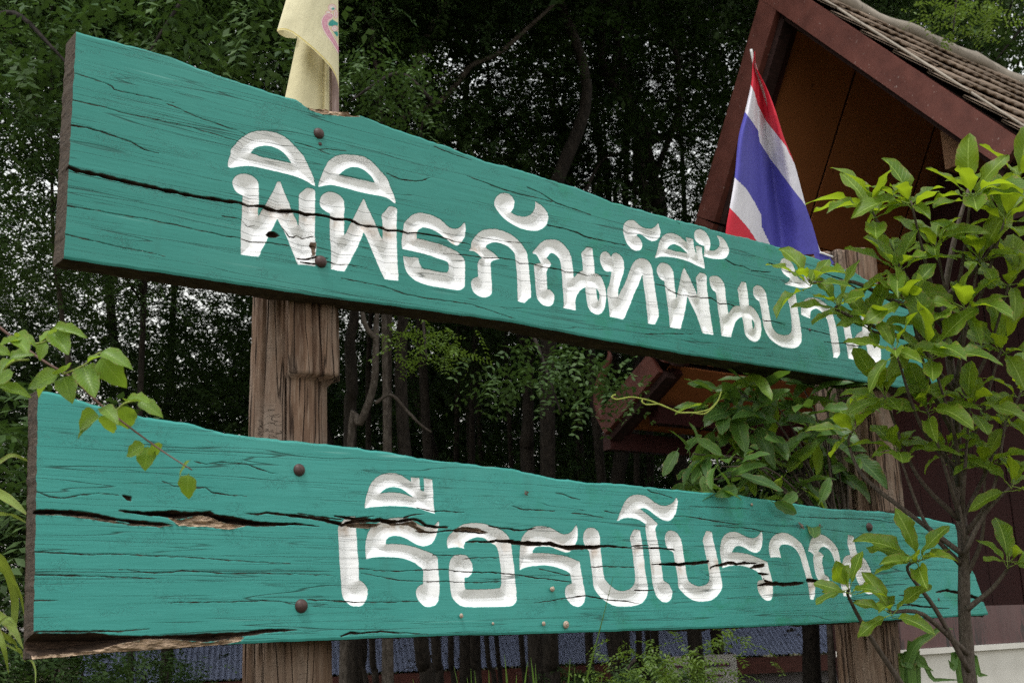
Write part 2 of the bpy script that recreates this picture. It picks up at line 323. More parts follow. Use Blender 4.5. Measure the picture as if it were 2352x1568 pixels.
LET1 = [
 ('A', [(75,560),(78,480),(105,400),(115,330),(165,265),(235,190),(320,130),(400,95),(500,80),(620,85),(720,110),(820,155),(890,210),(950,270),(1020,345),(1080,420),(1120,500),(1160,580),(1200,670),(1225,750),(1237,818),(1190,800),(1130,760),(1060,725),(980,695),(860,660),(700,620),(560,590),(450,565),(340,550),(220,560),(120,577)],
  [[(380,378),(420,330),(480,295),(560,285),(640,290),(710,315),(770,345),(820,385),(860,430),(890,475),(910,508),(820,488),(680,460),(520,425),(420,385)]]),
 ('A', [(1268,820),(1280,755),(1310,680),(1340,600),(1370,545),(1400,490),(1460,440),(1530,405),(1620,395),(1720,400),(1820,410),(1900,435),(1980,490),(2050,560),(2110,630),(2160,680),(2200,740),(2230,830),(2260,890),(2285,960),(2302,1055),(2260,1030),(2200,985),(2100,950),(1960,925),(1800,890),(1680,855),(1560,825),(1450,803),(1370,808),(1290,828)],
  [[(1552,665),(1600,620),(1660,585),(1720,568),(1790,572),(1860,595),(1920,640),(1980,700),(2015,765),(1940,750),(1820,725),(1700,695),(1600,675)]]),
 ('B', [(133,230),(145,175),(180,130),(235,105),(300,98),(370,115),(430,150),(470,195),(487,240),(488,330),(492,420),(488,520),(478,580),(485,650),(500,620),(540,560),(590,480),(640,390),(690,300),(725,215),(745,202),(780,208),(795,260),(830,350),(880,460),(910,550),(950,640),(985,710),(1010,780),(1015,640),(1013,520),(1018,380),(1060,335),(1118,290),(1190,295),(1228,315),(1238,400),(1235,560),(1235,720),(1232,880),(1238,1000),(1252,1005),(1250,1100),(1245,1200),(1240,1330),(1160,1318),(1080,1310),(1002,1308),(985,1270),(950,1180),(900,1060),(870,980),(830,890),(790,810),(760,760),(733,705),(700,770),(660,850),(610,950),(570,1040),(530,1100),(510,1160),(490,1203),(400,1195),(300,1182),(245,1170),(244,1050),(243,950),(248,800),(258,650),(262,520),(270,390),(200,355),(155,300)], []),
 ('B', [(1287,480),(1300,420),(1330,375),(1380,345),(1440,338),(1510,358),(1570,395),(1610,450),(1622,520),(1620,640),(1622,760),(1620,910),(1650,860),(1690,770),(1740,680),(1800,560),(1840,480),(1865,435),(1880,432),(1895,465),(1930,550),(1980,650),(2040,780),(2080,880),(2120,965),(2122,850),(2118,740),(2108,650),(2150,600),(2205,530),(2280,540),(2318,570),(2315,700),(2312,850),(2315,1000),(2320,1150),(2325,1300),(2335,1420),(2335,1520),(2240,1510),(2150,1500),(2110,1420),(2060,1310),(2010,1190),(1960,1070),(1910,950),(1873,880),(1850,950),(1800,1060),(1750,1160),(1700,1260),(1660,1330),(1622,1398),(1530,1385),(1437,1365),(1440,1200),(1435,1050),(1425,950),(1422,800),(1425,630),(1370,600),(1320,560),(1295,520)], []),
 ('C', [(105,825),(98,720),(110,620),(120,560),(130,490),(165,440),(220,385),(280,355),(350,343),(440,355),(520,380),(600,420),(650,455),(700,505),(750,540),(800,550),(850,545),(890,515),(920,480),(935,462),(952,510),(953,570),(945,640),(925,690),(890,740),(850,775),(820,778),(770,755),(720,715),(660,670),(600,620),(540,585),(470,555),(400,543),(350,555),(315,585),(303,625),(305,683),(360,690),(460,715),(580,745),(680,780),(760,815),(830,850),(890,900),(925,945),(942,990),(943,1080),(945,1180),(942,1260),(938,1320),(900,1355),(850,1370),(770,1362),(650,1340),(520,1320),(400,1290),(310,1255),(240,1210),(180,1150),(150,1090),(130,1020),(115,910),(160,922),(220,930),(280,928),(325,945),(335,990),(355,1040),(390,1080),(470,1095),(560,1115),(640,1130),(700,1130),(722,1100),(722,1040),(710,1000),(660,975),(580,950),(480,915),(380,885),(270,860),(180,840)], []),
 ('C', [(1325,230),(1330,180),(1360,125),(1405,90),(1460,78),(1520,92),(1565,130),(1595,180),(1597,230),(1585,285),(1550,335),(1600,365),(1660,385),(1720,393),(1780,380),(1830,340),(1860,285),(1868,230),(1865,192),(1910,215),(1960,250),(2005,300),(2035,350),(2045,420),(2030,480),(2000,530),(1950,565),(1880,585),(1800,580),(1700,560),(1620,525),(1540,480),(1470,430),(1410,370),(1365,310),(1338,265)], []),
 ('D', [(45,575),(75,530),(80,470),(105,420),(150,360),(210,310),(290,285),(370,280),(450,290),(530,315),(610,355),(680,405),(740,470),(790,540),(820,590),(835,680),(845,760),(855,880),(865,980),(875,1080),(878,1175),(840,1215),(790,1265),(740,1255),(695,1240),(693,1130),(690,1000),(685,880),(675,780),(665,680),(655,610),(620,565),(570,520),(500,485),(430,463),(370,465),(320,480),(290,500),(275,525),(320,560),(370,590),(420,635),(460,683),(400,695),(360,715),(340,750),(348,830),(352,920),(358,1020),(358,1120),(340,1160),(290,1185),(235,1190),(180,1175),(130,1140),(95,1090),(78,1030),(80,980),(105,940),(150,920),(172,915),(168,830),(165,750),(180,700),(218,665),(190,635),(150,600),(100,575)], []),
 ('D', [(890,590),(920,555),(960,510),(1000,465),(1060,430),(1120,420),(1190,422),(1250,440),(1310,490),(1360,550),(1390,600),(1415,680),(1425,760),(1438,860),(1442,925),(1480,880),(1520,845),(1560,830),(1555,760),(1548,680),(1537,605),(1570,565),(1608,520),(1650,525),(1688,540),(1698,640),(1712,760),(1720,865),(1770,885),(1810,930),(1840,1000),(1862,1080),(1872,1160),(1865,1250),(1850,1330),(1815,1390),(1765,1418),(1710,1405),(1660,1370),(1625,1310),(1610,1230),(1600,1150),(1590,1060),(1550,1080),(1510,1120),(1475,1180),(1465,1240),(1470,1365),(1400,1350),(1340,1338),(1288,1325),(1305,1290),(1300,1180),(1290,1060),(1285,950),(1278,850),(1268,760),(1255,700),(1225,650),(1180,615),(1140,600),(1110,630),(1085,665),(1120,705),(1148,750),(1120,790),(1085,840),(1085,920),(1090,1000),(1092,1075),(1140,1095),(1175,1140),(1185,1200),(1175,1260),(1145,1295),(1095,1308),(1030,1290),(980,1245),(950,1190),(938,1110),(930,1020),(920,900),(910,760),(940,740),(1000,730),(970,670),(940,620),(900,615)],
  [[(1735,1070),(1765,1110),(1778,1160),(1775,1200),(1762,1235),(1752,1200),(1745,1140)]]),
 ('E', [(98,580),(115,530),(150,500),(190,505),(225,535),(248,570),(270,530),(310,517),(360,540),(400,585),(418,640),(425,720),(410,800),(385,870),(360,950),(345,1010),(345,1090),(370,1030),(410,960),(450,870),(490,760),(530,670),(570,620),(620,592),(670,590),(730,615),(770,660),(795,730),(805,800),(820,900),(835,1020),(850,1130),(870,1240),(880,1350),(860,1410),(830,1470),(780,1465),(735,1455),(728,1370),(715,1260),(705,1150),(690,1040),(675,930),(660,815),(640,870),(610,950),(570,1030),(535,1120),(500,1210),(460,1300),(430,1370),(405,1408),(340,1390),(228,1368),(220,1270),(205,1150),(192,1020),(215,950),(235,870),(248,770),(190,770),(150,745),(120,690),(100,630)], []),
 ('E', [(410,155),(440,110),(480,88),(530,85),(570,105),(610,145),(660,180),(720,195),(780,198),(830,170),(860,135),(872,115),(885,165),(900,210),(905,260),(890,310),(860,350),(810,370),(760,360),(710,330),(660,290),(610,275),(588,290),(620,320),(650,370),(662,430),(640,480),(600,495),(540,485),(490,440),(450,390),(425,320),(405,240)], []),
 ('E', [(825,580),(850,510),(870,430),(890,360),(930,300),(980,265),(1050,258),(1110,275),(1170,310),(1220,355),(1250,380),(1240,345),(1230,312),(1280,320),(1335,340),(1340,400),(1355,480),(1375,540),(1370,480),(1360,430),(1400,428),(1448,445),(1455,520),(1470,600),(1485,680),(1488,735),(1450,720),(1380,690),(1290,645),(1200,615),(1100,590),(980,575),(900,575),(835,592)],
  [[(998,465),(1020,430),(1070,408),(1120,420),(1180,455),(1230,500),(1252,525),(1180,510),(1090,495)]]),
 ('E', [(1345,270),(1360,225),(1400,207),(1450,212),(1500,250),(1540,310),(1560,370),(1562,430),(1548,485),(1600,490),(1650,465),(1680,420),(1675,360),(1655,320),(1640,290),(1700,305),(1750,350),(1790,420),(1810,480),(1800,540),(1770,585),(1720,605),(1640,605),(1560,595),(1470,570),(1475,530),(1480,480),(1475,430),(1420,410),(1375,375),(1350,330)], []),
 ('F', [(143,360),(160,300),(195,262),(240,258),(300,280),(345,330),(368,390),(378,470),(385,560),(395,640),(402,730),(420,650),(440,560),(460,460),(480,380),(505,325),(515,325),(540,380),(580,450),(620,540),(660,620),(680,680),(678,600),(668,520),(660,460),(690,415),(715,385),(770,400),(803,430),(808,520),(820,640),(835,760),(850,880),(865,1000),(885,1110),(898,1215),(830,1205),(760,1193),(735,1150),(715,1080),(690,1010),(660,930),(620,850),(580,770),(553,708),(540,800),(520,910),(500,1000),(480,1070),(465,1138),(400,1128),(318,1115),(310,1000),(295,880),(280,760),(262,640),(245,505),(200,480),(165,430)], []),
 ('F', [(840,480),(855,440),(895,430),(950,435),(1000,475),(1030,520),(1050,580),(1058,670),(1070,770),(1085,860),(1095,935),(1120,890),(1160,840),(1200,825),(1245,830),(1235,760),(1225,680),(1215,605),(1240,560),(1265,508),(1325,515),(1340,580),(1355,680),(1368,820),(1420,850),(1470,910),(1505,980),(1528,1060),(1535,1150),(1520,1240),(1490,1290),(1450,1308),(1400,1295),(1350,1255),(1315,1200),(1300,1120),(1290,1040),(1275,980),(1230,1000),(1190,1050),(1165,1120),(1145,1190),(1135,1245),(1060,1238),(1000,1225),(990,1120),(975,1000),(955,870),(940,750),(925,655),(885,620),(855,560)],
  [[(1405,1005),(1430,1040),(1440,1080),(1430,1130),(1420,1120),(1410,1060)]]),
 ('F', [(1420,620),(1430,580),(1470,555),(1520,565),(1560,600),(1590,650),(1605,720),(1620,800),(1635,900),(1650,980),(1665,1060),(1690,1130),(1730,1180),(1790,1210),(1850,1215),(1900,1200),(1930,1150),(1930,1060),(1920,960),(1905,850),(1890,790),(1885,745),(1905,700),(1920,660),(1985,668),(1995,740),(2010,840),(2025,940),(2045,1060),(2060,1160),(2068,1260),(2050,1330),(2000,1380),(1940,1393),(1860,1385),(1780,1365),(1700,1315),(1640,1260),(1590,1180),(1560,1090),(1540,980),(1525,880),(1505,780),(1490,765),(1450,730),(1425,680)], []),
 ('G', [(290,90),(312,50),(350,40),(400,58),(440,100),(470,150),(483,200),(500,250),(540,310),(570,330),(600,300),(612,240),(605,180),(660,220),(720,270),(742,310),(735,370),(700,420),(640,440),(560,438),(450,415),(330,385),(400,350),(420,310),(370,280),(320,230),(295,160)], []),
 ('G', [(565,790),(562,720),(575,650),(605,600),(650,570),(710,562),(780,575),(850,610),(910,660),(955,710),(990,790),(1010,860),(1030,940),(1045,1020),(1060,1110),(1075,1200),(1085,1300),(1045,1365),(990,1355),(985,1270),(965,1150),(945,1030),(930,930),(905,850),(870,790),(820,740),(770,712),(730,720),(700,745),(690,790),(692,842),(640,825)], []),
 ('G', [(1018,740),(1025,690),(1060,660),(1110,670),(1150,710),(1180,760),(1200,840),(1215,930),(1230,1020),(1250,1120),(1262,1165),(1275,1100),(1310,1040),(1375,1000),(1372,920),(1362,830),(1370,740),(1430,745),(1445,830),(1460,920),(1475,1005),(1530,1050),(1580,1120),(1610,1210),(1625,1300),(1615,1400),(1580,1445),(1530,1440),(1480,1400),(1455,1340),(1440,1260),(1420,1170),(1400,1140),(1350,1170),(1315,1230),(1305,1310),(1300,1398),(1190,1370),(1178,1280),(1160,1150),(1140,1040),(1120,920),(1100,830),(1060,810),(1030,780)], []),
]
LET2 = [
 ('P', [(392,570),(400,490),(415,410),(440,330),(455,280),(490,220),(540,165),(600,125),(670,100),(750,95),(830,105),(900,135),(960,175),(1008,210),(1005,150),(1060,155),(1122,158),(1130,240),(1140,320),(1178,340),(1180,240),(1172,160),(1230,170),(1295,180),(1303,280),(1310,400),(1318,520),(1332,640),(1260,620),(1170,590),(1080,565),(970,548),(850,540),(720,538),(590,545),(480,555)],
  [[(610,365),(650,325),(720,292),(800,288),(870,305),(940,345),(990,385),(1030,410),(950,380),(860,358),(770,350),(690,352)]]),
 ('Q', [(95,270),(150,215),(220,198),(278,205),(285,290),(290,400),(300,520),(305,650),(318,780),(322,900),(328,1045),(380,1075),(425,1130),(443,1190),(438,1260),(410,1330),(365,1385),(300,1395),(220,1385),(150,1335),(105,1270),(90,1190),(80,1050),(70,900),(58,780),(52,620),(42,450),(45,345)], []),
 ('Q', [(410,765),(402,660),(405,560),(430,440),(480,350),(560,290),(650,245),(740,225),(830,213),(910,215),(1000,235),(1060,265),(1110,300),(1180,330),(1250,335),(1310,320),(1345,290),(1370,258),(1392,285),(1375,350),(1358,420),(1330,500),(1290,555),(1230,590),(1160,597),(1080,575),(1000,530),(930,490),(850,465),(780,462),(720,480),(685,515),(678,565),(760,562),(860,565),(960,580),(1080,610),(1190,650),(1290,690),(1360,740),(1370,830),(1380,950),(1388,1080),(1390,1210),(1380,1310),(1340,1370),(1270,1400),(1200,1395),(1140,1350),(1095,1290),(1075,1210),(1090,1150),(1125,1110),(1168,1090),(1168,1000),(1165,905),(1110,860),(1040,810),(950,775),(850,750),(740,742),(620,740),(500,748),(430,768)], []),
 ('Q', [(1495,628),(1482,560),(1490,490),(1520,440),(1590,380),(1660,325),(1730,295),(1830,285),(1920,288),(2020,305),(2130,345),(2220,385),(2290,450),(2330,530),(2345,640),(2352,700),(2377,853),(2395,1050),(2412,1243),(2407,1323),(2352,1385),(2200,1400),(2000,1402),(1850,1405),(1700,1395),(1620,1350),(1560,1280),(1535,1190),(1522,1090),(1510,960),(1510,870),(1520,800),(1550,740),(1600,710),(1680,702),(1750,722),(1800,780),(1828,850),(1830,920),(1805,975),(1765,1005),(1722,1015),(1725,1090),(1735,1160),(1850,1165),(2000,1160),(2120,1155),(2190,1145),(2205,1080),(2200,960),(2190,840),(2175,740),(2160,660),(2130,590),(2070,560),(1990,500),(1920,480),(1850,485),(1780,515),(1735,545),(1715,590),(1720,632),(1610,610)], []),
 ('R', [(95,1075),(92,960),(92,850),(100,760),(115,670),(140,610),(190,555),(250,510),(330,485),(420,487),(500,505),(560,535),(620,570),(680,590),(740,580),(790,545),(820,500),(848,462),(865,520),(868,600),(855,680),(820,760),(780,810),(740,835),(690,835),(630,815),(570,790),(500,765),(400,760),(320,765),(280,800),(270,840),(380,838),(500,848),(620,865),(720,885),(810,920),(895,955),(905,1040),(925,1150),(945,1260),(965,1370),(968,1430),(950,1500),(910,1540),(850,1555),(790,1530),(740,1480),(705,1420),(695,1350),(710,1290),(745,1255),(788,1240),(775,1180),(760,1115),(700,1075),(620,1045),(520,1020),(420,1008),(310,1015),(200,1030),(140,1050)], []),
 ('R', [(933,640),(945,570),(980,520),(1030,505),(1090,515),(1135,555),(1158,620),(1165,720),(1172,820),(1185,920),(1198,1040),(1212,1130),(1230,1195),(1290,1260),(1350,1310),(1420,1340),(1500,1335),(1560,1310),(1610,1250),(1620,1180),(1615,1080),(1600,980),(1590,880),(1578,780),(1560,700),(1553,640),(1580,570),(1610,528),(1690,535),(1700,600),(1715,700),(1730,820),(1745,950),(1760,1080),(1780,1190),(1797,1300),(1785,1400),(1750,1470),(1700,1515),(1600,1545),(1480,1555),(1360,1545),(1260,1500),(1180,1440),(1110,1360),(1075,1290),(1062,1200),(1050,1090),(1035,980),(1022,880),(1010,820),(975,770),(940,700)], []),
 ('R', [(1375,420),(1400,370),(1430,290),(1470,200),(1510,130),(1570,85),(1640,68),(1710,72),(1770,90),(1830,130),(1890,175),(1950,205),(2010,215),(2080,200),(2130,165),(2160,115),(2175,105),(2190,150),(2185,220),(2170,300),(2140,360),(2110,400),(2060,423),(2000,412),(1940,380),(1870,330),(1800,275),(1740,250),(1690,255),(1750,300),(1810,345),(1870,400),(1927,460),(1895,520),(1905,600),(1925,700),(1945,820),(1965,960),(1985,1090),(2002,1200),(2050,1230),(2095,1290),(2118,1360),(2110,1430),(2075,1480),(2030,1497),(1970,1480),(1910,1420),(1880,1350),(1850,1230),(1835,1100),(1820,980),(1805,850),(1790,740),(1770,620),(1757,500),(1765,465),(1700,420),(1620,390),(1540,380),(1460,390),(1410,415)], []),
 ('S', [(172,620),(185,550),(225,505),(280,508),(330,530),(375,590),(400,660),(412,740),(425,840),(440,930),(455,1020),(472,1110),(490,1170),(550,1215),(620,1238),(690,1230),(740,1200),(765,1150),(758,1060),(745,970),(725,880),(705,790),(690,700),(675,630),(700,560),(722,505),(800,520),(812,600),(835,700),(858,800),(880,900),(900,1000),(918,1100),(938,1220),(925,1290),(880,1360),(810,1420),(720,1445),(630,1448),(540,1425),(460,1375),(395,1310),(355,1260),(345,1150),(325,1030),(305,930),(290,840),(275,790),(220,760),(185,700)], []),
 ('S', [(935,1005),(920,900),(905,800),(910,700),(930,620),(970,560),(1030,525),(1090,520),(1150,535),(1220,570),(1290,600),(1350,605),(1400,580),(1430,545),(1452,510),(1468,560),(1470,640),(1460,720),(1430,780),(1390,800),(1340,795),(1280,765),(1220,730),(1150,710),(1100,735),(1065,790),(1140,793),(1230,805),(1310,825),(1390,855),(1460,885),(1530,920),(1550,990),(1570,1060),(1590,1140),(1605,1200),(1608,1290),(1600,1380),(1575,1425),(1530,1435),(1480,1410),(1430,1350),(1400,1270),(1398,1200),(1420,1165),(1465,1155),(1445,1095),(1400,1055),(1330,1015),(1240,985),(1150,970),(1060,975),(990,990)], []),
 ('T', [(165,555),(145,480),(140,400),(155,330),(190,275),(240,235),(310,217),(390,228),(460,265),(520,310),(580,370),(615,450),(640,530),(665,620),(690,720),(715,800),(740,870),(755,950),(755,1020),(735,1110),(685,1105),(670,1010),(655,900),(630,800),(600,700),(575,610),(550,530),(510,460),(460,410),(390,382),(330,380),(290,405),(283,450),(295,500),(312,555),(240,548)], []),
 ('T', [(658,465),(675,390),(700,310),(750,255),(810,235),(870,250),(930,290),(990,345),(1040,410),(1065,470),(1080,550),(1100,635),(1115,620),(1125,570),(1160,525),(1215,510),(1200,440),(1180,370),(1188,248),(1260,260),(1275,340),(1295,430),(1315,495),(1380,540),(1430,595),(1470,670),(1500,760),(1525,860),(1535,950),(1520,1030),(1460,1035),(1390,1000),(1350,940),(1310,860),(1280,780),(1240,720),(1190,710),(1170,760),(1190,830),(1215,920),(1240,1075),(1130,1060),(1110,980),(1080,880),(1055,800),(1030,690),(1005,590),(975,500),(930,440),(870,410),(825,425),(800,465),(840,490),(870,530),(855,560),(850,620),(870,700),(880,770),(930,800),(945,850),(920,900),(860,900),(800,850),(760,780),(740,680),(728,570),(735,515),(695,480)], []),
]
# cracks: crop key, points, half widths (view px) along the line, depth in metres
CRK1 = [
 ('', [(143,377),(175,391),(213,399),(267,411),(333,427),(400,441),(467,454),(533,464),(600,473),(660,483),(727,493),(806,506),(875,524),(918,531),(960,535),(1016,545),(1080,562)], [4.5,5,4.6,4.8,4.4,4.2,4.2,3.6,3.2,3.6,3.4,2.8,2.6,2.2,1.8,2.0,.8], .03),
 ('A', [(280,1050),(480,1085),(640,1120),(880,1172)], [1.2,1.6,1.4,.6], .012),
 ('C', [(680,870),(900,900),(1150,930),(1400,940),(1600,975),(1800,1020)], [.6,1.0,.9,.9,1.0,.8], .01),
 ('D', [(850,740),(1130,800),(1440,855),(1640,885),(1900,910)], [.9,1.2,1.0,.9,.5], .01),
 ('', [(163,288),(200,293),(240,305),(300,325),(333,345),(365,353)], [1.8,1.6,1.4,1.2,1.2,.5], .01),
 ('', [(166,230),(230,244),(287,260),(433,290),(563,330)], [1.2,1,.8,.7,.6], .006),
 ('', [(383,238),(430,258),(470,275),(563,307)], [.6,.9,.9,.7], .006),
 ('', [(165,167),(215,182),(257,198),(262,206),(333,222),(400,237)], [.8,.8,.9,.9,.7,.4], .005),
 ('', [(150,472),(230,485),(330,502),(420,520),(510,541),(590,553),(663,564)], [1.4,1,.9,.9,1,1.1,.9], .008),
 ('', [(150,538),(213,553),(290,570),(380,588)], [1.3,1.1,.9,.4], .006),
 ('r5', [(0,350),(150,378),(300,410),(450,460),(600,490),(760,510),(900,530),(1200,630)], [.7,.9,1,.9,1,.9,.8,.5], .006),
 ('r2', [(310,1195),(400,1235),(500,1250),(560,1245),(610,1225)], [.9,1.1,1.1,1,.6], .006),
 ('r2', [(860,1210),(1000,1262),(1130,1310),(1240,1340),(1450,1390)], [.6,1,1,1,.6], .006),
 ('r2', [(1280,1290),(1380,1335),(1480,1400),(1600,1440),(1720,1480)], [.8,1,1,.9,.6], .006),
 ('r2', [(640,1010),(760,1060),(900,1105)], [.8,1.1,.6], .006),
 ('D', [(1090,235),(1350,290),(1480,335),(1600,390),(1850,450),(2120,500)], [1.2,1,1.6,1.5,1,.7], .009),
 ('E', [(1760,610),(1870,680),(2000,700),(2100,760),(2350,780)], [1.2,1.1,.8,.9,.9], .007),
 ('E', [(1050,50),(1150,145)], [1.2,.7], .006),
 ('G', [(140,110),(300,170),(480,225),(610,240)], [1,1,1,.6], .008),
 ('G', [(750,200),(1000,290),(1100,320),(1200,390),(1300,440),(1420,510)], [1,1.6,1.6,1.4,1.6,.8], .01),
 ('G', [(570,960),(680,990),(850,1030),(960,1060)], [.8,1,.9,.5], .006),
 ('G', [(870,1150),(1000,1160),(1150,1170),(1370,1215)], [.6,.9,1.1,1.1], .008),
 ('B', [(0,660),(130,685),(250,710),(360,785),(460,765)], [.9,.9,.9,.6,.4], .005),
 ('B', [(1380,1265),(1640,1300),(1900,1350)], [1.4,1,.5], .006),
 ('B', [(1000,1220),(1120,1225),(1250,1205),(1400,1225)], [1.0,2.0,2.5,1.2], .012),
 ('B', [(1050,1265),(1150,1280),(1260,1300)], [1.2,2.4,2.0], .012),
 ('B', [(780,800),(840,860),(900,930),(970,930),(1010,900),(1100,940),(1210,930)], [.9,1.3,1.1,1.4,.6,.8,1.5], .008),
 ('A', [(960,240),(1150,290),(1270,335),(1420,400)], [.7,.9,.8,.4], .005),
 ('A', [(1270,335),(1400,325),(1640,358)], [.6,.9,.5], .005),
 ('D', [(0,340),(400,420),(900,480)], [0.5,.6,.4], .004),
 ('F', [(0,1203),(330,1200),(620,1205)], [.7,.8,.4], .005),
 ('F', [(130,545),(300,580),(400,668),(560,690),(700,705),(860,725),(950,780),(1090,800),(1180,838)], [.9,.8,.9,1.2,.7,.9,1,.9,1], .006),
 ('F', [(1530,1005),(1680,1035),(1840,1085)], [.8,1.0,.9], .006),
]
